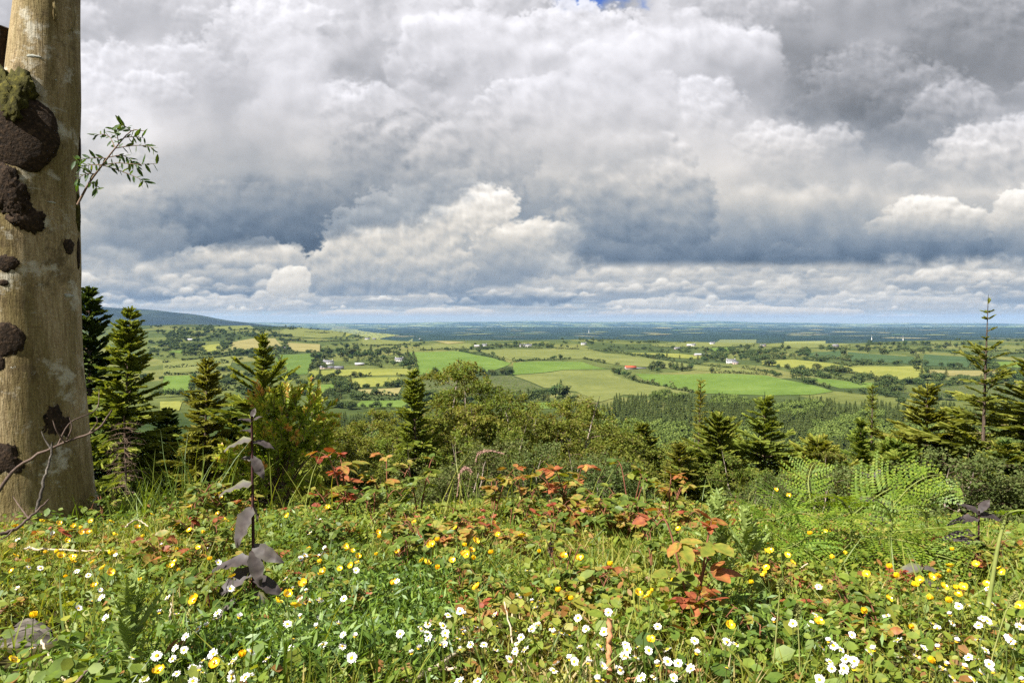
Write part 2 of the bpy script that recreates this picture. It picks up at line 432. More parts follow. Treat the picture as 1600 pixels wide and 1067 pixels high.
    for k in range(330):
        y=398+88*rg.rand()**.8; pts.append((y,X0+(X1-X0)*rg.rand(),rg.rand(),rg.rand()))
    for y,x,u,w in sorted(pts,key=lambda p:-p[0] if False else p[0]):
        q=(490-y)/92.; s_=(3.0+15*q)*(.6+.8*u)
        if y<428 and (x<120 or 380<x<900): continue
        yb=y+s_*.9
        bl=[(x,y,s_*1.3,s_)]+[(x+s_*(rg.rand()*9-4.5)*(1.3-.5*q),y+s_*(.1+rg.rand()*.6),s_*(.7+1.1*rg.rand()),s_*(.25+.5*rg.rand())) for _ in range(7)]
        C=cloud(C,bl,y-s_*.9,yb+s_*.5,.85+.12*w,.56+.12*(1-q),.6,.45,.25+.4*u,fade=.25+.7*u,op=.5+.45*w,grad=.9,flat=yb,rl=.30)
    # the big grey one behind the white heap, then the heap itself
    C=cloud(C,[(790,395,70,50),(740,420,80,40),(700,385,60,60)],340,460,.82,.64,.4,.3,.5,1,.3,flat=455)
    C=cloud(C,[(850,385,60,34),(900,385,24,26),(810,380,60,26),(840,410,70,20)],352,425,.93,.68,.6,.5,.25,1,.1,fade=.4)
    C=cloud(C,[(600,380,70,56),(665,350,60,48),(700,330,60,40),(560,415,60,44),(640,420,80,36),(520,435,34,24),(740,325,50,30),(610,440,90,18)],305,470,.96,.66,.62,.5,.14,1.3,.0,flat=463,rl=.42)
    C=cloud(C,[(452,442,26,20),(468,432,14,13),(438,450,16,12)],418,466,.97,.80,.4,.4,.12,1,0,flat=462)
    # left dark mass
    C=cloud(C,[(450,330,190,42),(330,345,130,44),(560,320,130,40),(400,365,120,22),(660,300,80,30)],245,396,.78,.46,.45,.25,.6,1.25,.15,op=.75,rl=.22)
    C=cloud(C,[(195,330,60,40),(170,370,50,36),(240,380,60,30)],290,420,.84,.62,.5,.4,.5,1,.1,op=.6)
    # right dark mass with its flat base and lit shoulder
    C=cloud(C,[(1080,370,200,64),(1250,355,220,70),(1430,350,180,60),(1600,350,200,60),(1800,340,200,70),(970,340,80,60)],275,424,.82,.44,.42,.25,.5,1.7,.25,flat=421,rl=.3)
    C=cloud(C,[(960,305,70,40),(1030,310,70,50),(920,310,30,26),(1060,350,50,40),(1000,345,70,36)],270,420,.83,.50,.45,.35,.16,.9,.05,op=.85,rl=.3)
    C=cloud(C,[(1240,400,50,12),(1225,392,20,12)],384,415,.60,.5,.5,.4,.3,1,.3,op=.5)
    C=cloud(C,[(1460,345,66,24),(1440,330,40,18),(1500,352,44,20),(1475,328,24,14),(1400,358,40,14)],314,384,.97,.70,.5,.5,.14,1.1,0,rl=.4,fade=.75)
    C=cloud(C,[(1610,350,52,44),(1590,330,26,30),(1680,350,80,44)],300,398,.95,.66,.5,.5,.14,1.1,0,rl=.4,fade=.7)
    # bright shoulders in the middle
    C=cloud(C,[(960,120,70,60),(930,180,80,60),(1010,170,50,50),(900,230,70,40),(980,235,60,36)],60,270,.96,.80,.5,.3,.5,1,0,op=.75,rl=.3)
    C=cloud(C,[(700,240,60,40),(740,215,50,36),(780,250,60,34),(690,275,60,26)],180,300,.88,.70,.5,.35,.4,1,0,op=.7,rl=.3)
    C=cloud(C,[(450,150,50,70),(480,110,40,50),(430,190,60,40)],60,240,.95,.82,.5,.3,.6,1,0,op=.7,rl=.25)
    # thin veil at the horizon
    v=ss(440,508,gy)[...,None]**2
    C=C*(1-.35*v)+np.array([.86,.87,.86],F)*.35*v
    w_=ss(468,506,gy)[...,None]; C=C*(1+w_*np.array([.12,.02,-.13],F))
    C=np.clip(C,0.02,1.0)
    return C,(X0,X1,Y0,Y1)
def to_azel(C,box,W=2080,H=672,AZ=62.,EL=40.):
    # resample onto azimuth / elevation
    X0,X1,Y0,Y1=box; ny,nx=C.shape[:2]
    az=np.radians(np.linspace(-AZ,AZ,W)); el=np.radians(np.linspace(-1.,EL,H))
    A,E=np.meshgrid(az,el)
    px=800+1067*np.tan(np.clip(A,-.92,.92)); py=502-1067*np.tan(E)/np.cos(np.clip(A,-.92,.92))
    fx=np.clip((px-X0)/(X1-X0)*(nx-1),0,nx-1.01); fy=np.clip((py-Y0)/(Y1-Y0)*(ny-1),0,ny-1.01)
    ix=fx.astype(int); iy=fy.astype(int); tx=(fx-ix)[...,None]; ty=(fy-iy)[...,None]
    return ((C[iy,ix]*(1-tx)+C[iy,ix+1]*tx)*(1-ty)+(C[iy+1,ix]*(1-tx)+C[iy+1,ix+1]*tx)*ty).astype(np.float32)
# ================================================================ sky, sun, air
SUN_EL,SUN_AZ=math.radians(47),math.radians(233)      # azimuth clockwise from +Y (behind the camera, to the left)
sv=Vector((math.sin(SUN_AZ)*math.cos(SUN_EL),math.cos(SUN_AZ)*math.cos(SUN_EL),math.sin(SUN_EL)))
sl=bpy.data.lights.new('sun','SUN'); sl.energy=5.0; sl.angle=math.radians(.55); sl.color=(1,.945,.84)
so=bpy.data.objects.new('sun',sl); COL.objects.link(so); so.rotation_euler=sv.to_track_quat('Z','Y').to_euler()
EXPO=1.36; CLOUD=1.05
SC.view_settings.view_transform='Standard'; SC.view_settings.look='None'; SC.view_settings.exposure=EXPO; SC.view_settings.gamma=1
W=bpy.data.worlds.new('World'); SC.world=W; W.use_nodes=True; nt=W.node_tree; nt.nodes.clear()
wo=nt.nodes.new('ShaderNodeOutputWorld'); bg=nt.nodes.new('ShaderNodeBackground'); SKY=.1; bg.inputs[1].default_value=SKY
st=nt.nodes.new('ShaderNodeTexSky'); st.sky_type='NISHITA'; st.sun_disc=False; st.sun_elevation=SUN_EL; st.sun_rotation=SUN_AZ
C_,box_=make_sky(); IM=to_azel(C_,box_)
lin=np.where(IM<=.04045,IM/12.92,((IM+.055)/1.055)**2.4)/(2**EXPO)/SKY*CLOUD
img=bpy.data.images.new('cloud_cover',IM.shape[1],IM.shape[0],float_buffer=True,alpha=False)
img.colorspace_settings.name='Non-Color'
buf=np.ones(IM.shape[:2]+(4,),np.float32); buf[...,:3]=lin; img.pixels.foreach_set(buf.ravel()); img.update()
tc=nt.nodes.new('ShaderNodeTexCoord'); sp=nt.nodes.new('ShaderNodeSeparateXYZ'); nt.links.new(tc.outputs['Generated'],sp.inputs[0])
az=math_(nt,'ARCTAN2',sp.outputs[0],sp.outputs[1]); el=math_(nt,'ARCSINE',sp.outputs[2])
u=math_(nt,'MULTIPLY_ADD',az,1/(2*math.radians(62)),.5); v=math_(nt,'MULTIPLY_ADD',el,1/math.radians(41),1/41.)
cb=nt.nodes.new('ShaderNodeCombineXYZ'); nt.links.new(u,cb.inputs[0]); nt.links.new(v,cb.inputs[1])
it=nt.nodes.new('ShaderNodeTexImage'); it.image=img; it.extension='EXTEND'; it.interpolation='Linear'; nt.links.new(cb.outputs[0],it.inputs[0])
# overhead and behind: broken cloud by noise over the clear sky
nf=noise(nt,2.2,6,.6,tc.outputs['Generated'])
oc=mixc(nt,ramp(nt,nf,[(.30,(0,0,0)),(.44,(1,1,1))]),st.outputs[0],tuple(.44/(2**EXPO)/SKY*k for k in (.92,.96,1.0)))
inside=math_(nt,'MULTIPLY',math_(nt,'LESS_THAN',math_(nt,'ABSOLUTE',az),math.radians(61)),math_(nt,'LESS_THAN',el,math.radians(38)))
fz=nt.nodes.new('ShaderNodeMapRange'); fz.inputs[1].default_value=math.radians(32); fz.inputs[2].default_value=math.radians(39); fz.inputs[3].default_value=1; fz.inputs[4].default_value=0; nt.links.new(el,fz.inputs[0])
fa=nt.nodes.new('ShaderNodeMapRange'); fa.inputs[1].default_value=math.radians(52); fa.inputs[2].default_value=math.radians(61); fa.inputs[3].default_value=1; fa.inputs[4].default_value=0; nt.links.new(math_(nt,'ABSOLUTE',az),fa.inputs[0])
f=math_(nt,'MULTIPLY',fz.outputs[0],fa.outputs[0])
nt.links.new(mixc(nt,f,oc,it.outputs[0]),bg.inputs[0]); nt.links.new(bg.outputs[0],wo.inputs[0])
W.cycles.sampling_method='MANUAL'; W.cycles.sample_map_resolution=512
# the air: one closed box
g=Geo(); x0,x1,y0,y1,z0,z1=-32000,32000,-400,31000,-190,262
V=[(x,y,z) for z in (z0,z1) for y in (y0,y1) for x in (x0,x1)]
g.add(V,np.array([[0,2,3,1],[4,5,7,6],[0,1,5,4],[2,6,7,3],[0,4,6,2],[1,3,7,5]]))
m,nt,out=mat('thin_air'); pv=nt.nodes.new('ShaderNodeVolumePrincipled'); pv.inputs['Color'].default_value=(.32,.57,1,1); pv.inputs['Density'].default_value=2.5e-5
pv.inputs['Anisotropy'].default_value=0.
nt.links.new(pv.outputs[0],out.inputs['Volume'])
tag(g.obj('haze',m),'blue air thickening towards the far hills','haze',kind='stuff')
SC.cycles.max_bounces=6; SC.cycles.diffuse_bounces=3; SC.cycles.glossy_bounces=2; SC.cycles.transmission_bounces=4; SC.cycles.transparent_max_bounces=8; SC.cycles.volume_bounces=0
SC.cycles.use_denoising=False; SC.cycles.caustics_reflective=False; SC.cycles.caustics_refractive=False; SC.cycles.sample_clamp_indirect=4
# ================================================================ ground sheet
az=np.radians(np.concatenate([np.arange(-85,-45,3),np.arange(-45,45.01,.3),np.arange(48,86,3)]))
rr=np.concatenate([np.arange(.15,6,.12),6*1.02**np.arange(1,72),6*1.02**72*1.014**np.arange(0,507)]); rr=rr[rr<29500]
A,R=np.meshgrid(az,rr); X=R*np.sin(A); Y=R*np.cos(A); Z=ground(X,Y)
X=np.vstack([X,]);V=np.stack([X,Y,Z],-1)
# a strip behind the camera so that the sheet goes on past it
n,k=X.shape; i=np.arange(n-1)[:,None]*k; j=np.arange(k-1)[None]
F=np.stack([i+j,i+j+1,i+k+j+1,i+k+j],-1).reshape(-1,4)
g=Geo(); g.add(V.reshape(-1,3),F)
bx,by=np.meshgrid(np.linspace(-60,60,49),np.linspace(-40,.2,21)); bz=ground(bx,by)-.03
i=np.arange(20)[:,None]*49; j=np.arange(48)[None]
g.add(np.stack([bx,by,bz],-1).reshape(-1,3),np.stack([i+j,i+j+1,i+49+j+1,i+49+j],-1).reshape(-1,4))
m,nt,out=mat('land')
pos=nt.nodes.new('ShaderNodeNewGeometry').outputs['Position']; sp=nt.nodes.new('ShaderNodeSeparateXYZ'); nt.links.new(pos,sp.inputs[0])
soil=ramp(nt,noise(nt,14,6,.65,pos),[(.3,(.030,.024,.012)),(.5,(.055,.050,.020)),(.7,(.10,.085,.04))])
wood=ramp(nt,noise(nt,.03,5,.6,pos),[(.35,(.020,.034,.012)),(.6,(.045,.065,.02)),(.75,(.09,.10,.03))])
vm0=nt.nodes.new('ShaderNodeMapping'); vm0.inputs['Scale'].default_value=(1/95.,1/150.,0); nt.links.new(pos,vm0.inputs['Vector'])
vo0=nt.nodes.new('ShaderNodeTexVoronoi'); vo0.inputs['Scale'].default_value=1; vo0.voronoi_dimensions='2D'; nt.links.new(vm0.outputs[0],vo0.inputs['Vector'])
sc0=nt.nodes.new('ShaderNodeSeparateColor'); nt.links.new(vo0.outputs['Color'],sc0.inputs[0])
farm=ramp(nt,sc0.outputs[0],[(0,(.045,.062,.026)),(.3,(.062,.082,.030)),(.5,(.090,.108,.036)),(.75,(.115,.130,.042)),(1,(.15,.15,.055))])
farm=mixc(nt,1.,farm,ramp(nt,noise(nt,1/18.,5,.65,pos),[(.3,(.62,.66,.6)),(.7,(1.2,1.18,1.15))]),'MULTIPLY')
vm=nt.nodes.new('ShaderNodeMapping'); vm.inputs['Scale'].default_value=(1/210.,1/420.,0); nt.links.new(pos,vm.inputs['Vector'])
vo=nt.nodes.new('ShaderNodeTexVoronoi'); vo.inputs['Scale'].default_value=1; vo.voronoi_dimensions='2D'; nt.links.new(vm.outputs[0],vo.inputs['Vector'])
sc=nt.nodes.new('ShaderNodeSeparateColor'); nt.links.new(vo.outputs['Color'],sc.inputs[0])
pat=ramp(nt,sc.outputs[0],[(0,(.012,.020,.014)),(.60,(.016,.028,.016)),(.65,(.028,.044,.020)),(.90,(.036,.055,.024)),(.93,(.10,.11,.045)),(.98,(.18,.16,.08))],'LINEAR')  # plain ground: cloud shadow put into these dark tones
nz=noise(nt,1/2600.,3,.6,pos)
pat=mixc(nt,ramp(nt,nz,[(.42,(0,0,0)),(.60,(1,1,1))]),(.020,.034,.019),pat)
pat=mixc(nt,.75,pat,mixc(nt,1.,pat,ramp(nt,noise(nt,1/40.,4,.7,pos),[(.3,(.45,.5,.5)),(.6,(1.2,1.2,1.1))]),'MULTIPLY'))
def rng(a,b): 
    q=nt.nodes.new('ShaderNodeMapRange'); q.inputs[1].default_value=a; q.inputs[2].default_value=b; nt.links.new(sp.outputs[1],q.inputs[0]); return q.outputs[0]
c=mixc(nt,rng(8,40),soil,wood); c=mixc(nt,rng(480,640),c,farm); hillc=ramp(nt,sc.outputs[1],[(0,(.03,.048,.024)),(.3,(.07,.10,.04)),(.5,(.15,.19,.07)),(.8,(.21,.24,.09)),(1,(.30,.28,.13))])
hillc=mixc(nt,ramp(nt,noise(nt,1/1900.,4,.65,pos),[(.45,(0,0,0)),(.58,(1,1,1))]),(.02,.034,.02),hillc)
pat=mixc(nt,rng(14500,17500),pat,hillc)  # far hills painted lighter, as if sunlit behind the shaded plain
c=mixc(nt,rng(2300,3300),c,pat)
p=nt.nodes.new('ShaderNodeBsdfPrincipled'); p.inputs['Roughness'].default_value=1; p.inputs['Specular IOR Level'].default_value=0; nt.links.new(c,p.inputs['Base Color']); nt.links.new(p.outputs[0],out.inputs[0])
tag(g.obj('ground',m,smooth=True),kind='structure')
# the mountain on the left
nx,ny=120,50; mx=np.linspace(-11500,-2300,nx); my=np.linspace(6800,12500,ny); X,Y=np.meshgrid(mx,my)
azm=X/Y; prof=np.interp(azm,[-1.4,-1.0,-.78,-.62,-.5625,-.515,-.469,-.422,-.375,-.34,-.28],[150,245,310,337,320,285,224,163,108,70,-60])
Z=-165+(prof+28+8*np.sin(azm*37)+5*np.sin(azm*80+Y/700))*np.exp(-((Y-9300)/1500.)**2)*1.0
i=np.arange(ny-1)[:,None]*nx; j=np.arange(nx-1)[None]; g=Geo(); g.add(np.stack([X,Y,Z],-1).reshape(-1,3),np.stack([i+j,i+j+1,i+nx+j+1,i+nx+j],-1).reshape(-1,4))
m,nt,out=mat('moorland'); pos=nt.nodes.new('ShaderNodeNewGeometry').outputs['Position']
c=ramp(nt,noise(nt,1/700.,6,.62,pos),[(.35,(.012,.016,.013)),(.52,(.020,.026,.018)),(.62,(.036,.046,.026)),(.75,(.018,.024,.018))])
p=nt.nodes.new('ShaderNodeBsdfPrincipled'); p.inputs['Roughness'].default_value=1; p.inputs['Specular IOR Level'].default_value=0; nt.links.new(c,p.inputs['Base Color']); nt.links.new(p.outputs[0],out.inputs[0])
tag(g.obj('hills',m,smooth=True),kind='structure')
# ================================================================ fields
def fieldmat(name,c1,c2,c3,ang=0.,stripe=0.):
    m,nt,out=mat(name); pos=nt.nodes.new('ShaderNodeNewGeometry').outputs['Position']
    c=ramp(nt,noise(nt,1/60.,5,.6,pos),[(.32,c1),(.52,c2),(.70,c3)])
    fine=ramp(nt,noise(nt,1/7.,3,.6,pos),[(.3,(.82,.84,.82)),(.7,(1.14,1.12,1.1))]); c=mixc(nt,1.,c,fine,'MULTIPLY')
    if stripe:
        mp=nt.nodes.new('ShaderNodeMapping'); mp.inputs['Rotation'].default_value=(0,0,ang); nt.links.new(pos,mp.inputs[0])
        w=nt.nodes.new('ShaderNodeTexWave'); w.inputs['Scale'].default_value=.03; w.inputs['Distortion'].default_value=1.5; w.inputs['Detail'].default_value=2; nt.links.new(mp.outputs[0],w.inputs[0])
        c=mixc(nt,stripe,c,ramp(nt,w.outputs['Fac'],[(.2,(.75,.8,.75)),(.8,(1.15,1.12,1.1))]),'MULTIPLY')
    p=nt.nodes.new('ShaderNodeBsdfPrincipled'); p.inputs['Roughness'].default_value=1; p.inputs['Specular IOR Level'].default_value=0
    nt.links.new(c,p.inputs['Base Color']); nt.links.new(p.outputs[0],out.inputs[0]); return m
FM={'g':fieldmat('bright_grass',(.082,.130,.029),(.100,.152,.035),(.120,.172,.043)),
    'y':fieldmat('yellow_green_grass',(.145,.162,.040),(.180,.190,.048),(.21,.215,.06)),
    't':fieldmat('tan_hay',(.165,.15,.062),(.205,.185,.078),(.24,.215,.095)),
    'o':fieldmat('olive_pasture',(.105,.122,.042),(.130,.145,.048),(.155,.165,.06)),
    'd':fieldmat('cloud_shaded_pasture',(.042,.070,.034),(.052,.084,.038),(.064,.098,.044)),  # pasture green darkened to stand in for a cloud shadow
    's':fieldmat('striped_meadow',(.07,.110,.030),(.085,.13,.034),(.10,.148,.04),.5,.6),
    'r':fieldmat('rough_plantation_ground',(.058,.070,.034),(.08,.092,.042),(.11,.115,.055))}
FIELDS=[
('s',[(430,562),(432,555),(497,552),(485,573),(480,585),(450,587)]),
('t',[(445,536),(500,538),(500,551),(460,549)]),('t',[(396,529),(430,529),(442,543),(400,548),(362,547),(362,535)]),
('o',[(440,517),(520,512),(560,515),(535,526),(500,529),(442,525)]),('y',[(545,515),(625,524),(595,529),(540,527)]),
('o',[(565,531),(645,529),(640,538),(568,540)]),
('g',[(633,551),(712,549),(800,568),(770,580),(652,586),(648,565)]),
('y',[(483,580),(540,578),(645,576),(646,587),(560,588),(483,592)]),
('y',[(532,592),(625,590),(622,602),(557,606)]),('t',[(557,609),(627,606),(620,619),(575,616)]),
('g',[(565,627),(640,625),(645,637),(552,636)]),
('r',[(657,590),(797,587),(850,608),(825,622),(700,624),(640,612)]),
('g',[(740,635),(800,631),(872,629),(877,638),(750,642)]),
('o',[(745,548),(800,546),(905,547),(1025,562),(1182,580),(1180,584),(1060,577),(970,571),(912,561),(840,562),(802,564)]),
('g',[(802,567),(850,565),(910,566),(950,577),(880,578),(802,586)]),
('o',[(802,587),(880,579),(951,578),(960,587),(995,598),(1082,613),(1050,622),(975,617),(935,629),(900,612),(850,606)]),
('g',[(992,584),(1110,584),(1198,587),(1240,596),(1302,612),(1270,617),(1200,618),(1100,615),(1020,601)]),
('y',[(950,550),(1060,553),(1110,557),(1085,561),(1030,557)]),
('o',[(1017,539),(1065,535),(1125,531),(1182,531),(1178,541),(1100,543),(1025,542)]),
('g',[(1105,544),(1142,543),(1140,549),(1105,549)]),
('y',[(1190,564),(1240,562),(1300,568),(1330,574),(1440,572),(1452,589),(1400,596),(1370,592),(1320,581),(1250,577),(1190,570)]),
('g',[(1262,590),(1330,597),(1390,600),(1352,607),(1312,607),(1280,599)]),
('d',[(1264,552),(1316,548),(1312,560),(1262,558)]),('d',[(1324,550),(1428,558),(1425,569),(1328,564)]),
('d',[(1444,554),(1520,558),(1512,574),(1440,571)]),('t',[(1448,578),(1545,579),(1590,584),(1520,588),(1455,587)]),
('r',[(1406,613),(1510,602),(1640,608),(1640,630),(1470,624)]),('o',[(1400,655),(1510,650),(1505,667),(1410,668)]),
('o',[(1530,640),(1640,636),(1640,655),(1540,660)]),
('g',[(258,550),(290,547),(285,553)]),('y',[(315,541),(345,537),(337,549),(318,550)]),
('o',[(255,568),(367,556),(356,578),(255,584)]),('g',[(255,588),(307,586),(296,612),(255,616)]),('y',[(250,628),(285,627),(280,642),(250,645)]),
('o',[(1190,541),(1262,535),(1330,539),(1250,545)]),('y',[(1225,534),(1290,533),(1288,537),(1230,538)]),
('o',[(655,540),(735,537),(740,545),(660,547)]),('t',[(675,533),(728,535),(700,538)]),
('g',[(1545,566),(1640,564),(1640,574),(1550,574)]),
('o',[(330,512),(390,509),(400,514),(345,517)]),('g',[(470,604),(520,600),(530,612),(480,616)]),
]
def drape(poly,lift=.4,maxe=34.):
    pts=[p for p in (hit(*q) for q in poly) if p is not None]
    if len(pts)<3: return None
    tri=tessellate_polygon([[Vector((p[0],p[1],0)) for p in pts]])
    V=[(p[0],p[1]) for p in pts]; idx={}; T=[tuple(t) for t in tri]
    def mid(a,b):
        k=(min(a,b),max(a,b))
        if k not in idx: V.append(((V[a][0]+V[b][0])/2,(V[a][1]+V[b][1])/2)); idx[k]=len(V)-1
        return idx[k]
    out=[]; st=T
    while st:
        a,b,c=st.pop(); e=[(math.dist(V[a],V[b]),a,b,c),(math.dist(V[b],V[c]),b,c,a),(math.dist(V[c],V[a]),c,a,b)]
        L,a,b,c=max(e)
        lim=maxe*max(1,V[a][1]/1500.)
        if L>lim and len(out)<6000:
            m_=mid(a,b); st.append((a,m_,c)); st.append((m_,b,c))
        else: out.append((a,b,c))
    V=np.array(V); Z=ground(V[:,0],V[:,1])+lift*np.maximum(1,V[:,1]/900.)
    F=np.array(out); P=np.column_stack([V,Z])
    nrm=np.cross(P[F[:,1]]-P[F[:,0]],P[F[:,2]]-P[F[:,0]])[:,2]; F[nrm<0]=F[nrm<0][:,::-1]
    return P,F
FPOLY=[]
for k,poly in FIELDS:
    r=drape(poly)
    if r is None: continue
    g=Geo(); g.add(*r); tag(g.obj('field',FM[k],smooth=True),kind='structure'); FPOLY.append(np.array(poly,float))
rf=np.random.RandomState(21)
for k in range(46):          # pale fields glinting on the far plain
    px=rf.uniform(430,1640); py=rf.uniform(509,526) if px>560 else rf.uniform(511,514)
    w=rf.uniform(8,26); h=rf.uniform(.35,.9)
    r=drape([(px-w,py),(px-w*.3,py-h),(px+w,py-h*.5),(px+w*.4,py+h*.6)],1.2,300)
    if r is None or r[0][:,1].min()<3600 or r[0][:,1].max()>30000: continue
    g=Geo(); g.add(*r); tag(g.obj('field',FM[rf.choice(list('yoodgt'))],smooth=True),kind='structure')
def infield(px,py):
    for P in FPOLY:
        x,y=P[:,0],P[:,1]; x2,y2=np.roll(x,-1),np.roll(y,-1)
        c=((y>py)!=(y2>py))&(px<(x2-x)*(py-y)/(y2-y+1e-9)+x)
        if c.sum()%2: return True
    return False
# ================================================================ distant trees (shared meshes)
LEAFQ=np.array([[-.5,-.5,0],[.5,-.5,0],[.5,.5,0],[-.5,.5,0]]); LQF=np.array([[0,1,2,3]])
DIAM=np.array([[0,-.5,0],[.32,0,.06],[0,.5,0],[-.32,0,.06]])
def blobtree(n,leaf,seed,squash=1.,lob=6,base=.16,hrel=1.):
    """round crowned tree 1 m tall, crown built of outward leaf clumps"""
    r=np.random.RandomState(seed); C=[];R=[]
    for k in range(lob):
        a=r.rand()*2*PI; q=r.rand()**.5*.22; C.append((q*math.cos(a),q*math.sin(a),base+.2+r.rand()*.42)); R.append(.16+.13*r.rand())
    C.append((0,0,.62)); R.append(.26); C=np.array(C);R=np.array(R)
    i=r.randint(0,len(C),n); d=norm(r.randn(n,3)+np.array([0,0,.35])); rad=R[i]*(.62+.42*r.rand(n))
    P=C[i]+d*rad[:,None]*np.array([1,1,.95*squash]); P[:,2]=np.clip(P[:,2],base*.8,1.02)
    nr=norm(d+.55*r.randn(n,3)); fr=frames(norm(np.cross(nr,r.randn(n,3))),nr)
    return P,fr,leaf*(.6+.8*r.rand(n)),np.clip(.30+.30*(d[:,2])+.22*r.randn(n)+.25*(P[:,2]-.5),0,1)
def contree(n,leaf,seed,w=.2):
    r=np.random.RandomState(seed); t=r.rand(n)**.75*.93; a=r.rand(n)*2*PI
    rad=w*(1-t)**.85*(.5+.55*r.rand(n))*(1+.22*np.sin(t*42+a*1.0))
    z=.04+t*.94; P=np.stack([rad*np.cos(a),rad*np.sin(a),z],-1)
    out=np.stack([np.cos(a),np.sin(a),np.full(n,-.35)],-1); nr=norm(np.stack([np.cos(a)*.6,np.sin(a)*.6,np.full(n,.75)],-1)+.35*r.randn(n,3))
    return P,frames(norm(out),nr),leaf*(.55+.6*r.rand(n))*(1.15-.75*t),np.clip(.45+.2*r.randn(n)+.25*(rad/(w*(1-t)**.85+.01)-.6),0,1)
def crown_geo(gen,LT=LEAFQ,st=(1,1.,1)):
    P,fr,s,a=gen; g=Geo(); scatter(g,LT,LQF,fr,P,s[:,None]*np.array(st),a); return g
def arr(gen,LT=LEAFQ,st=(1,1.,1)):
    P,fr,s,a=gen; V,F=inst(LT,LQF,fr,P,s[:,None]*np.array(st)); return V,F,np.repeat(a,len(LT))
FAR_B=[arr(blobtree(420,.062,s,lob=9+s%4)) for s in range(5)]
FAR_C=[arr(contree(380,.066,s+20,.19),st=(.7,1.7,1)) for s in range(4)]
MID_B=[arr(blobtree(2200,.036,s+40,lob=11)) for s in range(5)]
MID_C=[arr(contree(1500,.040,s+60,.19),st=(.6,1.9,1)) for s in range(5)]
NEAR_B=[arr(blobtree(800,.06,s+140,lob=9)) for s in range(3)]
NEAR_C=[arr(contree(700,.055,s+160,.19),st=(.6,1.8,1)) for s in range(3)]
def mesh_of(name,A,m_,stem=False):
    g=Geo(); g.add(*A)
    if stem:
        tube(g,[(0,0,-.06),(0,0,.25),(0,0,.9)],[.03,.024,.006],4,a=0.)
        for k in range(7):
            a=k*2.4; z=.28+.08*k; tube(g,[(0,0,z-.1),(.16*math.cos(a),.16*math.sin(a),z+.02),(.30*math.cos(a),.30*math.sin(a),z+.08)],[.014,.01,.004],3,a=0.,cap=False)
    return g.mesh(name,m_)
tg=Geo(); tube(tg,[(0,0,-.06),(0.004,0,.2),(0,0.004,.55)],[.022,.017,.007],5); STEM=tg.mesh('trunk',M['trunk'])
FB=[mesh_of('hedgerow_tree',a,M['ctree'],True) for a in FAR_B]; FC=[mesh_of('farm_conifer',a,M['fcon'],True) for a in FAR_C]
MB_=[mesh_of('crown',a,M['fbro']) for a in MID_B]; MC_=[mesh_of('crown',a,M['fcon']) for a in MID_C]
def put(name,me,loc,h,label,cat,group,wide=1.,parts=False):
    if parts:
        o=empty(name,loc,label,cat,group); c=bpy.data.objects.new('crown',me); COL.objects.link(c); c.parent=o
        s=bpy.data.objects.new('trunk',STEM); COL.objects.link(s); s.parent=o
    else:
        o=bpy.data.objects.new(name,me); COL.objects.link(o); o.location=[float(v) for v in loc]; tag(o,label,cat,group)
    o.scale=(h*wide,h*wide,h); o.rotation_euler=(0,0,RND.random()*6.28); return o
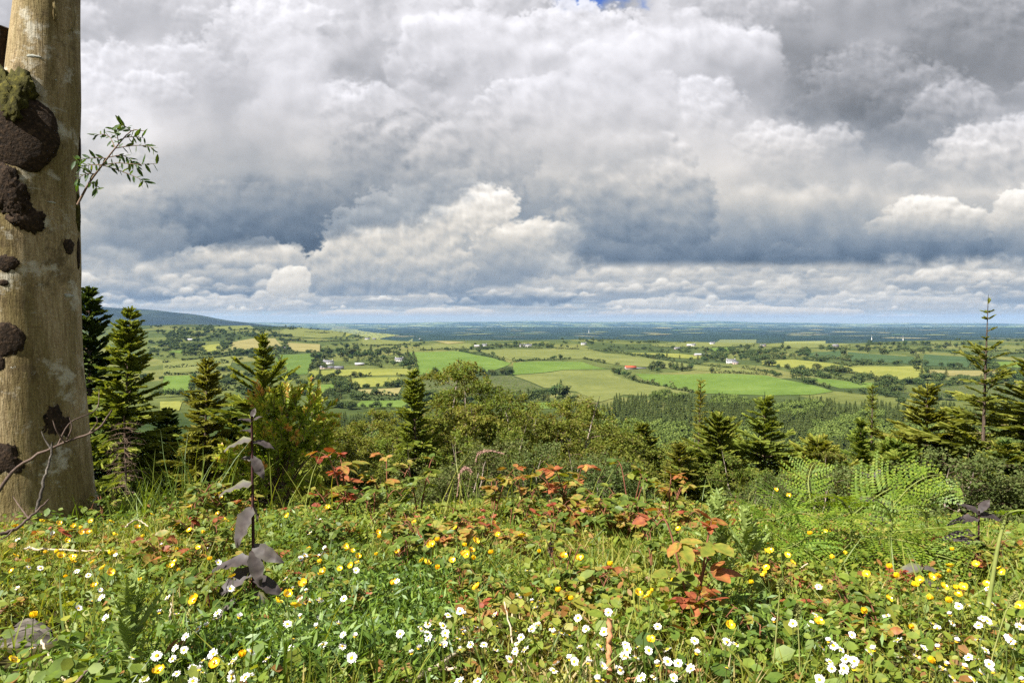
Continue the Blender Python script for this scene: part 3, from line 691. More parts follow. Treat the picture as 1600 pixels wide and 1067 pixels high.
# ---- hedges along the field edges, each one a thing
HEDGES=[
 ([(645,553),(650,566),(652,586)],'short dark hedge dropping along the left end of the big green field'),
 ([(483,592),(560,589),(646,588)],'hedge between the two yellow green strips below the farm'),
 ([(532,605),(557,607),(622,603)],'hedge under the second yellow green strip left of the plantation'),
 ([(557,620),(575,617),(627,620)],'hedge along the foot of the small tan field'),
 ([(552,625),(600,626),(645,624)],'hedge along the top of the narrow bright strip above the young conifers'),
 ([(657,589),(720,587),(797,586)],'hedge along the upper edge of the grey green plantation'),
 ([(712,548),(740,554),(800,568)],'hedge slanting down the right end of the big green field'),
 ([(800,566),(840,563),(912,562)],'thin hedge above the bright green part of the wide central field'),
 ([(912,561),(940,567),(968,572)],'thick bushy hedge running down to the red roofed barn'),
 ([(958,581),(975,588),(995,596),(1020,602),(1050,608),(1084,614)],'long gappy hedge slanting down between olive and bright green fields'),
 ([(905,546),(960,551),(1025,561),(1100,571),(1182,579)],'long dark hedge along the top of the olive slope'),
 ([(1110,583),(1160,584),(1200,586)],'faint low hedge on top of the bright right field'),
 ([(1184,579),(1212,585),(1250,594),(1300,609)],'bushy hedge stepping down beside the bright right field'),
 ([(1190,571),(1250,578),(1320,582),(1370,593)],'thick hedge under the bright yellow field on the right'),
 ([(1250,586),(1320,594),(1345,602)],'low hedge below the thick tree belt on the right'),
 ([(1190,562),(1240,561),(1300,567),(1330,573)],'hedge along the top of the bright yellow field'),
 ([(1330,571),(1390,570),(1440,571)],'hedge under the shade darkened green field on the right'),
 ([(1320,549),(1322,558),(1328,565)],'short hedge between the two shade darkened green fields'),
 ([(1432,556),(1436,564),(1440,572)],'dark hedge dropping left of the last shade darkened green field'),
 ([(1264,559),(1300,561),(1328,565)],'dark hedge below the small shade darkened green field'),
 ([(1380,611),(1440,606),(1510,601)],'dark belt along the top of the rough olive slope'),
 ([(430,549),(433,556),(450,588)],'dark hedge left of the striped green field'),
 ([(498,551),(490,566),(482,582)],'tall hedge right of the striped green field'),
 ([(440,531),(500,534),(560,532)],'long dark hedge under the green hilltop'),
 ([(445,549),(470,551),(500,552)],'hedge between the tan field and the striped green field'),
 ([(470,519),(500,521),(520,520)],'dark row of bushes across the green hill'),
 ([(540,517),(585,519),(625,525)],'hedge slanting over the green hilltop'),
 ([(255,586),(300,585),(356,580)],'hedge under the olive field beside the left spruce'),
 ([(255,567),(310,561),(367,555)],'hedge above the olive field beside the left spruce'),
 ([(256,576),(310,572),(358,567)],'row of dark bushes across the olive field on the left'),
 ([(1025,543),(1100,544),(1180,542)],'hedge below the pale hilltop field on the right'),
 ([(1017,540),(1065,536),(1125,532)],'hedge along the skyline of the pale hilltop field'),
 ([(565,541),(600,540),(640,539)],'hedge under the olive strip behind the farmhouses'),
 ([(655,548),(700,546),(745,547)],'hedge behind the big green field'),
 ([(800,543),(860,545),(905,546)],'hedge left of the long dark hedge on the olive slope'),
 ([(740,643),(800,643),(880,639)],'dark hedge under the little green strip left of the wood'),
 ([(1400,650),(1450,649),(1510,649)],'hedge above the small olive patch behind the spruces'),
 ([(1450,577),(1500,577),(1590,582)],'hedge above the pale tan strip far right'),
]
rh=np.random.RandomState(91)
for k in range(44):
    z=k%4; x0,x1,y0,y1,w=((245,440,515,640,'on the left slope'),(470,660,528,640,'below the left farmhouses'),(660,1180,530,562,'in the middle distance'),(1185,1600,532,604,'on the right of the valley'))[z]
    x,y=rh.uniform(x0,x1),rh.uniform(y0,y1)
    L=rh.uniform(22,70); s_=rh.uniform(-.10,.10) if rh.rand()<.75 else rh.uniform(-.4,.4)
    if any(infield(x+L*t,y+L*t*s_) for t in (0,.5,1)): continue
    HEDGES.append(([(x,y),(x+L*.5,y+L*.5*s_+rh.uniform(-.6,.6)),(x+L,y+L*s_)],'thin hedge among the small fields '+w))
for q,(pl,lab) in enumerate(HEDGES):
    r=np.random.RandomState(300+q); P=[hit(*p) for p in pl]; P=[p for p in P if p is not None]
    P=curve(P,max(8,4*len(P))); L=np.concatenate([[0],np.cumsum(np.linalg.norm(np.diff(P,axis=0),axis=1))])
    n=int(np.clip(L[-1]*3.2,160,1500)); t=r.rand(n)*L[-1]
    hh=(2.2+3.2*np.abs(np.sin(t/23.+q)*np.sin(t/9.+q*2)))*(1+.8*(np.sin(t/41.+q*3)>.6))
    keep=np.sin(t/31.+q*1.7)>-.86; t=t[keep];hh=hh[keep];n=len(t)
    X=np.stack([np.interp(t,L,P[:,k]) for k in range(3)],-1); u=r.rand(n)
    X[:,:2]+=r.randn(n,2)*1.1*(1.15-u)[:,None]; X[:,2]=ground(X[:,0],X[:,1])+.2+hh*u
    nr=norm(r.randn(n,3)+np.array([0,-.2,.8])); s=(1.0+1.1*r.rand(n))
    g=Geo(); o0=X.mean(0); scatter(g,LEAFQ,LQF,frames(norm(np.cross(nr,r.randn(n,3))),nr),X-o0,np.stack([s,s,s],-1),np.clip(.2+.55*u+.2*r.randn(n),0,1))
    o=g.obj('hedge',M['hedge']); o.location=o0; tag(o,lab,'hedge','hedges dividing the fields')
# ---- farm trees: single ones and clusters  (px, py of the foot, height m)
rt=np.random.RandomState(77)
SINGLE=[(866,562,9),(861,562,7),(875,562,10),(876,562,11),(890,562,6),(1112,584,11),(1183,536,17),(1181,560,15),(1156,545,8),(1070,537,10),(1303,552,9),(1440,586,12),(1448,584,9),(1276,557,8),(680,588,13),(694,588,10),(730,587,10),(742,587,11),(755,587,12),(770,586,9),(785,586,11),(795,586,12),(800,586,10),(765,585,8),
 (553,590,10),(563,590,8),(528,589,11),(605,606,9),(612,606,8),(622,604,10),(590,607,7),(530,620,10),(545,612,8),(510,600,11),(500,592,12),(640,580,9),(650,577,8),(1128,565,14),(1099,558,9),(1100,566,12),(1250,557,9),(960,583,9),(966,585,10),(975,588,9),(982,590,9),(990,594,9),(1020,600,7),(1040,606,6),(1070,611,6),(775,621,13),(770,640,14),(868,621,14),(880,625,16),(876,612,13),(1346,601,11),(1337,597,10),(1371,601,11),(1432,580,10),(640,526,8),(625,522,9),(1088,547,9),(1098,545,8),(590,568,10),(605,570,9),(615,572,9),(580,570,8),(1215,560,10),(1225,562,9),(555,529,14),(560,527,11)]
CLUST=[ # x0,x1,y0,y1,count,height,words
 (490,650,552,562,24,13,'in the belt behind the two white farmhouses'),(485,510,556,580,10,12,'in the belt on the left of the pink farmhouse'),(530,600,556,568,16,13,'in the wood between the farmhouses'),(630,655,563,577,9,11,'in the grove right of the white farmhouse'),
 (500,560,545,553,14,12,'in the rows above the left farmhouse'),(560,640,543,551,15,11,'in the rows between the olive strip and the farmhouses'),
 (1015,1090,574,581,22,11,'in the clump right of the red roofed barn'),(1000,1180,556,566,30,10,'in the tree belt above the olive slope'),(1100,1200,543,560,30,11,'around the white house on the right hill'),
 (1195,1345,543,556,30,11,'in the dark woods on the right'),(1250,1345,578,590,22,11,'in the thick tree belt below the bright yellow field'),(1345,1520,538,556,34,12,'in the dark wood along the right ridge'),(1440,1600,566,576,18,10,'in the tree line right of the bright yellow field'),
 (1195,1230,560,580,9,10,'on the left end of the bright yellow field'),(790,1010,536,546,34,10,'in the village trees behind the central field'),(650,800,541,549,22,10,'around the far white houses'),
 (255,440,513,530,46,11,'on the wooded hillside under the blue mountain'),(255,430,530,556,34,10,'on the far left slope between small fields'),(250,350,586,640,16,9,'on the left slope behind the spruces'),(480,560,592,625,24,9,'in the scrub below the yellow green strips'),(700,880,618,630,18,9,'along the foot of the grey green plantation'),
 (440,640,509,516,30,9,'on the skyline of the green hill'),(1380,1600,586,604,26,9,'in the belt below the bright yellow field'),(650,730,640,655,8,9,'below the plantation'),(1010,1190,529,534,16,9,'on the skyline of the pale hilltop field')]
cand=[(x,y,h,'standing alone' if k<14 else 'in a hedge line') for k,(x,y,h) in enumerate(SINGLE)]
for x0,x1,y0,y1,n,h,w in CLUST:
    for k in range(n):
        for t_ in range(8):
            x,y=rt.uniform(x0,x1),rt.uniform(y0,y1)
            if not infield(x,y): break
        cand.append((x,y,h*rt.uniform(.6,1.35),w))
pts=[]
for x,y,h,w in cand:
    p=hit(x,y)
    if p is not None and p[1]>560: pts.append((h/p[1],p,h,w,x))
pts.sort(key=lambda q:-q[0])
KINDW=['round dark tree','broad green tree','small rounded tree','tall leafy tree','loose bushy tree']
nb=nc=0; rest=Geo()
for s_,p,h,w,x in pts:
    con=RND.random()<.22; k=RND.randrange(4)
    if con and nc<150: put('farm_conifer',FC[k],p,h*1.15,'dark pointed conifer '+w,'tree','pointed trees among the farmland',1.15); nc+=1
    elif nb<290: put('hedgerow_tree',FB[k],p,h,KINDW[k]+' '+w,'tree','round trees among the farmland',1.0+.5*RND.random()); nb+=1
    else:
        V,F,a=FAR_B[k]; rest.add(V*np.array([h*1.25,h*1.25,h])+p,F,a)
# the rest of the farmland trees, too many and too far to tell apart
def farwood(g,n,x0,x1,y0,y1,h0,h1,mind=560,maxd=12000,tmpl=None,skip=True,ac=0.):
    for k in range(n):
        x,y=rt.uniform(x0,x1),rt.uniform(y0,y1)
        if skip and infield(x,y): continue
        p=hit(x,y)
        if p is None or p[1]<mind or p[1]>maxd: continue
        h=rt.uniform(h0,h1)*(1+max(0,p[1]-3500)/6000.); V,F,a=(tmpl or FAR_B)[rt.randint(4)]
        g.add(V*np.array([h*1.5,h*1.5,h])+p,F,np.clip(a+ac,0,1))
def clumps(g,nc,x0,x1,y0,y1,per,h0,h1):
    for k in range(nc):
        x,y=rt.uniform(x0,x1),rt.uniform(y0,y1); w=rt.uniform(6,26); v=rt.uniform(-.12,.12); farwood(g,rt.randint(3,per),x-w,x+w,y-1.2+v,y+1.2+v,h0,h1)
clumps(rest,95,240,470,511,560,14,5,12); clumps(rest,36,480,660,528,585,10,4,9); clumps(rest,60,640,1200,528,562,10,4,10); clumps(rest,90,1180,1640,531,604,12,4,11)
clumps(rest,26,480,660,590,640,9,4,9); clumps(rest,34,240,480,560,650,9,4,9); clumps(rest,46,1340,1640,590,632,9,4,9); clumps(rest,26,640,900,618,650,9,4,9)
tag(rest.obj('farmland_trees',M['ctree']),'scattered small trees and scrub filling the gaps between the far fields','trees',kind='stuff')
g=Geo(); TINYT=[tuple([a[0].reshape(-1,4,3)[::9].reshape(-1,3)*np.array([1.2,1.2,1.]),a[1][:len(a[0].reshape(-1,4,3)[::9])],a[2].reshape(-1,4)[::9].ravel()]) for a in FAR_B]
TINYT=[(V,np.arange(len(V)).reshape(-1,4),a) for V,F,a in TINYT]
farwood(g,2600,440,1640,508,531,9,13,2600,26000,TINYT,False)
tag(g.obj('plain_woods',M['shaded_plainwood']),'woods and hedges spread over the wide blue plain, darkened by painted cloud shade','woods',kind='stuff')
# ---- the young plantation: low bushes in lines
g=Geo()
for (x0,x1,y0,y1,n) in ((640,850,588,624,1700),(1406,1640,603,629,900)):
    for k in range(n):
        x,y=rt.uniform(x0,x1),rt.uniform(y0,y1); P=FPOLY[11] if x<900 else FPOLY[26]
        xx,yy=P[:,0],P[:,1]; x2,y2=np.roll(xx,-1),np.roll(yy,-1)
        if (((yy>y)!=(y2>y))&(x<(x2-xx)*(y-yy)/(y2-yy+1e-9)+xx)).sum()%2==0: continue
        p=hit(x,y)
        if p is None: continue
        V,F,a=TINYT[rt.randint(4)]; h=rt.uniform(1.2,3.2); g.add(V*np.array([h*1.3,h*1.3,h])+p,F,np.clip(a+.15,0,1))
tag(g.obj('plantation_scrub',M['fbro']),'grey green young plantation bushes in close rows on the slope','plantation',kind='stuff')
# ================================================================ the wood in the valley
wood=[]
for k in range(6800):
    d=rt.uniform(215,690)**1.0; a=rt.uniform(-.36,.80); x=a*d
    h=rt.uniform(6.5,11.5); z=float(ground(x,d)); px=800+FPX*a; py=HORIZ-FPX*(z+h)/d
    if px>690: lim=614+6*math.sin(px/60.)+4*math.sin(px/17.)+(12 if 900<px<960 else 0)+(16*sst(1290,1350,px))+(40 if px<875 else 0)
    else: lim=642
    pyb=HORIZ-FPX*z/d
    if py<lim: continue
    wood.append((d,x,z,h,px,py))
wood.sort(key=lambda w:-w[3]/w[0])
NC=NB=0; wc=Geo(); wb=Geo()
for d,x,z,h,px,py in wood:
    zone=math.sin(px/70.+d/45.)+.6*math.sin(px/23.-d/30.)+(1.2 if d>470 else -.1)+(1.5 if px<690 else 0)
    con=zone>.35; k=RND.randrange(5)
    if py>830: continue
    if con and NC<298:
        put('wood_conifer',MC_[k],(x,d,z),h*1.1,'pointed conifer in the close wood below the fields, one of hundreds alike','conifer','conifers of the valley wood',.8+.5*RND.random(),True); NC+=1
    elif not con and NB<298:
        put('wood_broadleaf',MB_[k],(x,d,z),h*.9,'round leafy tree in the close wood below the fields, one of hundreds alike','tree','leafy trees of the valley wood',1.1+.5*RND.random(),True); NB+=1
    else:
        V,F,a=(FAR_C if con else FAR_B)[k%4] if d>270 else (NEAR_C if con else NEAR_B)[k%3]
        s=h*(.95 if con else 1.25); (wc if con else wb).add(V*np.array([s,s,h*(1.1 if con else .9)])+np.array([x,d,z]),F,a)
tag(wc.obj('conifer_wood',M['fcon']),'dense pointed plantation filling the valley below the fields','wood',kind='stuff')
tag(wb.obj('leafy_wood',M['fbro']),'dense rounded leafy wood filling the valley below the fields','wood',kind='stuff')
# ================================================================ houses
M['white']=solid('white_render',[(.3,(.62,.60,.55)),(.7,(.78,.76,.71))],.6); M['pink']=solid('pink_render',[(.3,(.50,.38,.33)),(.7,(.62,.48,.42))],.6)
M['slate']=solid('slate',[(.3,(.11,.11,.13)),(.7,(.19,.19,.21))],.8); M['redroof']=solid('red_sheet_roof',[(.3,(.36,.06,.03)),(.7,(.48,.10,.045))],.8)
M['grey']=solid('grey_sheet',[(.3,(.33,.34,.35)),(.7,(.46,.47,.48))],.8); M['win']=solid('window_glass',[(.3,(.03,.035,.045)),(.7,(.05,.06,.07))],1,rough=.15,spec=.5)
M['stone']=solid('grey_stone',[(.3,(.22,.18,.16)),(.7,(.34,.29,.26))],.8)
def boxg(g,x0,x1,y0,y1,z0,z1):
    V=[(x,y,z) for z in (z0,z1) for y in (y0,y1) for x in (x0,x1)]
    g.add(V,np.array([[0,2,3,1],[4,5,7,6],[0,1,5,4],[2,6,7,3],[0,4,6,2],[1,3,7,5]]))
def house(px,py,w,dp,h,rh,wall,roof,label,name='farmhouse',cat='house',rot=0.,nwin=4,chim=2,grp='farm buildings among the fields'):
    p=hit(px,py); sc_=1.
    o=empty(name,p-np.array([0,0,.4]),label,cat,grp,(0,0,rot))
    g=Geo(); boxg(g,-w/2,w/2,-dp/2,dp/2,0,h)
    for s in (-1,1): g.add([(s*w/2,-dp/2,h),(s*w/2,dp/2,h),(s*w/2,0,h+rh-.15)],np.array([[0,1,2]]))
    g.obj('wall',M[wall],o)
    g=Geo(); e=.5
    for s in (-1,1):
        y0,z0=s*(dp/2+e),h-.25; V=[(-w/2-e,y0,z0),(w/2+e,y0,z0),(w/2+e,0,h+rh),(-w/2-e,0,h+rh)]
        V+= [(a,b,c+.22) for a,b,c in V]
        g.add(V,np.array([[0,1,2,3],[4,7,6,5],[0,4,5,1],[1,5,6,2],[2,6,7,3],[3,7,4,0]]))
    r=g.obj('roof',M[roof],o)
    if chim:
        for s in ((-1,1) if chim>1 else (1,)):
            g=Geo(); boxg(g,s*(w/2-1)-.5,s*(w/2-1)+.5,-.4,.4,h+rh-.6,h+rh+1.3); g.obj('chimney',M[wall],r)
    if nwin:
        for row in range(2 if h>4.5 else 1):
            for k in range(nwin):
                x=-w/2+(k+.5)*w/nwin; z=1.0+row*2.7
                if row==0 and k==nwin//2: g=Geo(); boxg(g,x-.55,x+.55,-dp/2-.06,-dp/2+.1,.1,2.2); g.obj('door',M['slate'],o); continue
                g=Geo(); boxg(g,x-.6,x+.6,-dp/2-.06,-dp/2+.1,z,z+1.5); g.obj('window',M['win'],o)
    return o
HS=[(624,566,15,8,6.2,3,'white','slate','two storey white farmhouse beside the grove at the left end of the big green field',.1,4,2),
(513,570,17,8,6,3,'white','slate','long white farmhouse with pink outbuildings in front of dark trees',-.15,4,2),
(512,576,22,8,3,2,'pink','slate','low pinkish outbuilding right in front of the long white farmhouse',-.1,3,0),
(530,577,13,8,3.4,2.2,'stone','slate','low stone shed between the pinkish outbuilding and the grey barn',.1,2,0),
(562,571,15,9,3.4,2,'stone','grey','pale grey barn among trees between the two white farmhouses',.2,0,0),
(985,577,18,9,4.2,2.6,'stone','redroof','red roofed barn at the end of the hedge in the central fields',.15,0,0),
(1142,568,16,9,6,3,'white','slate','white house with a grey roof among trees at the foot of the right hill',-.2,4,2),
(1149,569,9,8,4,2.2,'pink','slate','small pinkish shed touching the trees right of the grey roofed white house',-.2,2,0),
(574,531,16,8,5,2.6,'white','slate','white bungalow behind the green hill with a dark tree to its left',.1,3,1),
(585,531,12,8,4,3,'stone','slate','stone cottage right of the white bungalow behind the green hill',.1,3,1),
(656,530,13,8,6,3,'white','slate','lonely white house on the far ridge right of the green hill',.1,3,1),
(748,542,24,12,4,2,'stone','grey','long pale farm shed behind the big green field',.05,0,0),(757,541,14,10,5,2.5,'white','slate','white house right of the long pale farm shed',.1,3,1),
(816,542,14,8,5,3,'white','slate','left of the two white houses behind the central field',.1,3,1),(826,542,16,8,5,3,'white','slate','right of the two white houses behind the central field',-.1,3,1),
(1058,546,14,9,4,2.5,'stone','slate','pale house standing lowest on the right hill village',.2,3,1),(1078,541,18,10,4,3,'stone','grey','large pale grey shed at the top of the right hill village',.1,0,0),(1083,541,12,8,5,3,'white','slate','white house beside the large pale grey shed on the right hill',.1,3,1),
(1093,556,22,10,4,2,'stone','grey','long pale barn beside the small yellow field',.1,0,0),(1113,538,14,8,5,3,'white','slate','white house right under the skyline of the right hill',.1,3,1),
(1192,542,15,8,5,3,'pink','slate','pinkish house right of the tall lone hilltop tree',.1,3,1),(1305,543,16,9,6,4,'stone','slate','tall grey stone house in the dark woods on the right',.1,3,1),
(300,532,22,12,3.4,2.5,'stone','grey','wide pale grey shed on the wooded left hillside',.1,0,0),(444,545,14,8,4,2,'stone','slate','stone barn in the tan fields on the left',.1,0,0),
(912,539,14,8,5,2.6,'white','slate','small white house among the village trees behind the central field',.1,3,1),(998,576,24,8,1.6,.9,'stone','slate','row of low sheep pens right of the red roofed barn',.1,0,0)]
for (px,py,w,dp,h,rh,wl,rf_,lab,rot,nw,ch) in HS:
    nm='barn' if ('barn' in lab or 'shed' in lab) else ('sheep_pen' if 'pens' in lab else ('outbuilding' if 'outbuilding' in lab else 'farmhouse'))
    house(px,py,w*.95,dp,h*.9,rh*.9,wl,rf_,lab,nm,{'sheep_pen':'pen','farmhouse':'house'}.get(nm,nm),rot,nw,ch)
for px,py,h,lab in ((920,520,62,'slender white mast standing on the dark plain'),(1362,531,38,'faint pale mast beyond the right ridge, left of two'),(1411,532,36,'faint pale mast beyond the right ridge, right of two')):
    p=hit(px,py); o=empty('mast',p,lab,'mast','pale masts on the plain'); g=Geo(); tube(g,[(0,0,-1),(0,0,h)],[2.4,1.0],8); g.obj('pole',M['white'],o)
    g=Geo(); tube(g,[(0,-1.5,h),(0,4,h)],[1.3,1.1],8); g.obj('head',M['white'],o)
# ================================================================ trees on the slope below the meadow
NQ=np.array([[-.5,0,0],[.5,0,0],[.32,1,-.10],[-.32,1,-.10]],float)
BARE=np.array([[-.5,0,0],[.5,0,0],[.2,1,0],[-.2,1,0]],float)
def spruce(h,r,seed,bare=.12,dens=1.,top=.0,irregular=.25,tw=.062,dead=0.,thin_top=0.,wh=1.):
    R=np.random.RandomState(seed); B=[];D=[];U=[];L_=[];A=[]; DB=[]
    z=bare*h; tk=Geo(); bend=R.randn(2)*.012*h
    ax=lambda t:np.array([bend[0]*math.sin(t*3),bend[1]*math.sin(t*2.3+1)-bend[1]*math.sin(1),0])
    P=np.array([ax(t)+[0,0,t*h] for t in np.linspace(-.06,1,14)]); tube(tk,P,np.interp(np.linspace(0,1,14),[0,1],[.011*h+.02,.006]),7)
    br=Geo()
    while z<h*.985:
        t=z/h; k=R.randint(4,7); a0=R.rand()*6.28
        if R.rand()<irregular*.5: k=max(1,k-3)
        for j in range(k):
            a=a0+j*6.283/k+R.randn()*.25
            L=r*((1-t)**.8)*(1-.45*max(0,(.34-t))/.34)*(1-irregular+2.3*irregular*R.rand()**1.3)+.10*(1-t)+.07
            if thin_top and t>1-thin_top: L*=.55
            pitch=math.radians(-20+62*t+R.randn()*13)
            d0=np.array([math.cos(a)*math.cos(pitch),math.sin(a)*math.cos(pitch),math.sin(pitch)])
            s=np.linspace(0,1,7)[:,None]; droop=-.30*L*(1-t*.8)
            Pb=ax(t)+[0,0,z]+d0*s*L+np.array([0,0,1])*(droop*s*s*(1.6-s*.8)); Pb[:,:2]+=np.cumsum(R.randn(7,2),0)*.012*L
            tube(br,Pb,np.linspace(.006+.010*L,.003,7),3,cap=False)
            n=int((10+L*60)*dens); u=np.sort(R.rand(n))**.8*.86+.14
            pos=np.stack([np.interp(u,s[:,0],Pb[:,q]) for q in range(3)],-1)
            td=norm(np.stack([np.interp(u,s[:,0],np.gradient(Pb[:,q])) for q in range(3)],-1))
            side=norm(np.cross(td,[0,0,1.])); sg=np.where(R.rand(n)<.5,-1,1)[:,None]
            dr=norm(td*(.55+.5*R.rand(n,1))+side*sg*(.75*R.rand(n,1)+.15)+np.array([0,0,1])*(-.15-.95*R.rand(n,1)*(1-t)+.35*t))
            ln=(.13+.22*R.rand(n))*(.65+.7*min(L,1.3))*(1.1-.40*u)
            B.append(pos);D.append(dr);U.append(norm(np.array([0,0,1.])+.6*R.randn(n,3)));L_.append(ln)
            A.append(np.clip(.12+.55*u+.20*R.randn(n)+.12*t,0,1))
        z+=(.11+.13*R.rand())*(1.2-.55*t)*(h/9.)**.5*wh
    B=np.concatenate(B);D=np.concatenate(D);U=np.concatenate(U);L_=np.concatenate(L_);A=np.concatenate(A)
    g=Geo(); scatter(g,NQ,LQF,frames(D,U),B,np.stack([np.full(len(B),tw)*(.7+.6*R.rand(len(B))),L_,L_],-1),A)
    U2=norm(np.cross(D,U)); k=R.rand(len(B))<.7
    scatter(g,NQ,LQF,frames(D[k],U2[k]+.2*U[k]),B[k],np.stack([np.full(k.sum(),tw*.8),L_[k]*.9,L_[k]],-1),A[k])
    dg=None
    if dead:
        dg=Geo(); z=.10*h
        while z<bare*h+dead*h:
            for j in range(3):
                a=R.rand()*6.28; L=r*.75*(.4+.6*R.rand()); d=np.array([math.cos(a),math.sin(a),-.12+.2*R.rand()])
                Pd=ax(z/h)+[0,0,z]+d*np.linspace(0,1,5)[:,None]*L+np.array([0,0,-.16*L])*np.linspace(0,1,5)[:,None]**2; tube(dg,Pd,np.linspace(.012,.004,5),3,cap=False)
                for q in range(5):
                    s0=Pd[1+q%4]; e=norm(d+R.randn(3)*.6)*L*.3; tube(dg,[s0,s0+e*.5-[0,0,.01],s0+e-[0,0,.04]],[.005,.004,.002],3,cap=False)
            z+=.13+.1*R.rand()
    return tk,g,br,dg
def birch(h,r,seed,nl=13000,leaf=.075,stems=1,base=.22,droop=1.,bush=False):
    R=np.random.RandomState(seed); tk=Geo();br=Geo();LP=[];LD=[]
    for s_ in range(stems):
        a=R.rand()*6.28; lean=np.array([math.cos(a),math.sin(a),0])*(.05+.16*(stems>1))*h
        t=np.linspace(-.05,1,12); P=np.outer(t**1.3*np.sign(t),lean) if False else np.outer(np.clip(t,0,1)**1.2,lean)+np.outer(t,[0,0,h*(1-.12*s_*R.rand())]); P[1:,:2]+=np.cumsum(R.randn(11,2),0)*.007*h
        tube(tk,P,np.linspace(.010*h+.01,.006,12),7)
        nb=int((30 if not bush else 34)*(1 if stems==1 else .65))
        for k in range(nb):
            u=base+(1-base)*(k+R.rand())/nb*.97; p0=np.array([np.interp(u,t,P[:,q]) for q in range(3)])
            a=R.rand()*6.28; w=math.sin(math.pi*min(1,(u-base)/(1-base)*.82+.16))**.8
            L=r*(.55+.65*R.rand())*w; el_=math.radians(R.uniform(8,56) if not bush else R.uniform(5,55))
            d=np.array([math.cos(a)*math.cos(el_),math.sin(a)*math.cos(el_),math.sin(el_)])
            s=np.linspace(0,1,7)[:,None]; Pb=p0+d*s*L+np.array([0,0,-.42*L*droop])*s**2.2
            tube(br,Pb,np.linspace(.005+.008*L,.003,7),3,cap=False)
            for q in range(int(4+7*L)):
                v=R.uniform(.25,1); b0=np.array([np.interp(v,s[:,0],Pb[:,c]) for c in range(3)])
                l=R.uniform(.25,.75)*(.35+.35*r); e=norm(d*.6+R.randn(3)*.55+[0,0,.1]); ss_=np.linspace(0,1,5)[:,None]
                Pt=b0+e*ss_*l+np.array([0,0,-.6*l*droop])*ss_**2
                tube(br,Pt,[.004,.0035,.003,.002,.0015],3,cap=False)
                m_=max(3,int(l*16)); vv=R.rand(m_)**.8
                LP.append(np.stack([np.interp(vv,ss_[:,0],Pt[:,c]) for c in range(3)],-1))
    LP=np.concatenate(LP); n=len(LP); rep=max(1,int(round(nl/n))); LP=np.repeat(LP,rep,0); n=len(LP); LP=LP+R.randn(n,3)*.05*(.6+.25*r)
    nr=norm(R.randn(n,3)+np.array([0,-.1,.7])); g=Geo(); sz=leaf*(.6+.8*R.rand(n))
    zz=(LP[:,2]-LP[:,2].min())/(np.ptp(LP[:,2])+.01)
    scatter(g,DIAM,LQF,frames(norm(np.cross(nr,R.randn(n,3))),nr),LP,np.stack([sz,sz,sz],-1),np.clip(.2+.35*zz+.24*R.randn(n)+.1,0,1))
    return tk,g,br,None
def make(name,parts,mats,label,cat,group,loc=(0,0,0)):
    o=empty(name,loc,label,cat,group)
    tk,g,br,dg=parts
    tk.obj('trunk',mats[1],o,True); g.obj('crown',mats[0],o); br.obj('branches',mats[2],o)
    if dg: dg.obj('dead_branches',M['twig'],o)
    return o
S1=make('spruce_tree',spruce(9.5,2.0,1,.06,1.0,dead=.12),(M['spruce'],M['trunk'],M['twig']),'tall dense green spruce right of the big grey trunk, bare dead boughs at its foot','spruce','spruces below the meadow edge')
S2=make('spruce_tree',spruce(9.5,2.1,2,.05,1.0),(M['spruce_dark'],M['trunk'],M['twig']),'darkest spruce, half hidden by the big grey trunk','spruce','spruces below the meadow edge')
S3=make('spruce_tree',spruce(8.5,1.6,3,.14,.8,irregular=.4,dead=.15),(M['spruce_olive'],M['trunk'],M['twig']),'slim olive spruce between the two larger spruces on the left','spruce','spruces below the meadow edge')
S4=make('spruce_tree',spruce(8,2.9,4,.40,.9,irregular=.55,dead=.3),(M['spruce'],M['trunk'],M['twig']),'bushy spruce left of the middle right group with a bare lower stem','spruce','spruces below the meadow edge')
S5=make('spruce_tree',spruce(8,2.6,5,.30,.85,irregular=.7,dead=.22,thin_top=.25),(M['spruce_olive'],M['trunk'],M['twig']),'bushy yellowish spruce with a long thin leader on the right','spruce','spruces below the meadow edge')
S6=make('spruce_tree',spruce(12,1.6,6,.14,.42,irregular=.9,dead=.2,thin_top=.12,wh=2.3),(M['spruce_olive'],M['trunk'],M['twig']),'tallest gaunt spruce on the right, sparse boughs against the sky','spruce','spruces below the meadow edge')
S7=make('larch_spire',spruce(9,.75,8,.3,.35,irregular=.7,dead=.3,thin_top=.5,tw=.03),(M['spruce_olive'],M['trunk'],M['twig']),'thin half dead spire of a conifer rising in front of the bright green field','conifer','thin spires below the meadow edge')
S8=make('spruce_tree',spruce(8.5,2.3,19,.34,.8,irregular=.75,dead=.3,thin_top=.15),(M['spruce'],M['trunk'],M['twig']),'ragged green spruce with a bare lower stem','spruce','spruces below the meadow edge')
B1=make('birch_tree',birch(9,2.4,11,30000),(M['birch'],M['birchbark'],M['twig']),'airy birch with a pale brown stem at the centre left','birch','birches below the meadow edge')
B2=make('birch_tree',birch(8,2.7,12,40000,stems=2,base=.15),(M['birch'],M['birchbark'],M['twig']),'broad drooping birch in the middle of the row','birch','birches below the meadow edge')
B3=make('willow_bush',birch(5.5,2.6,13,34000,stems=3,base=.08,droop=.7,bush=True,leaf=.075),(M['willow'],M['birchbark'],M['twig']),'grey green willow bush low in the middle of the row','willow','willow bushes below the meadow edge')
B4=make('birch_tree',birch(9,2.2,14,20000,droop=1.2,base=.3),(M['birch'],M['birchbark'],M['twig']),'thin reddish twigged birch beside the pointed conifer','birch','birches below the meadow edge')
used=set()
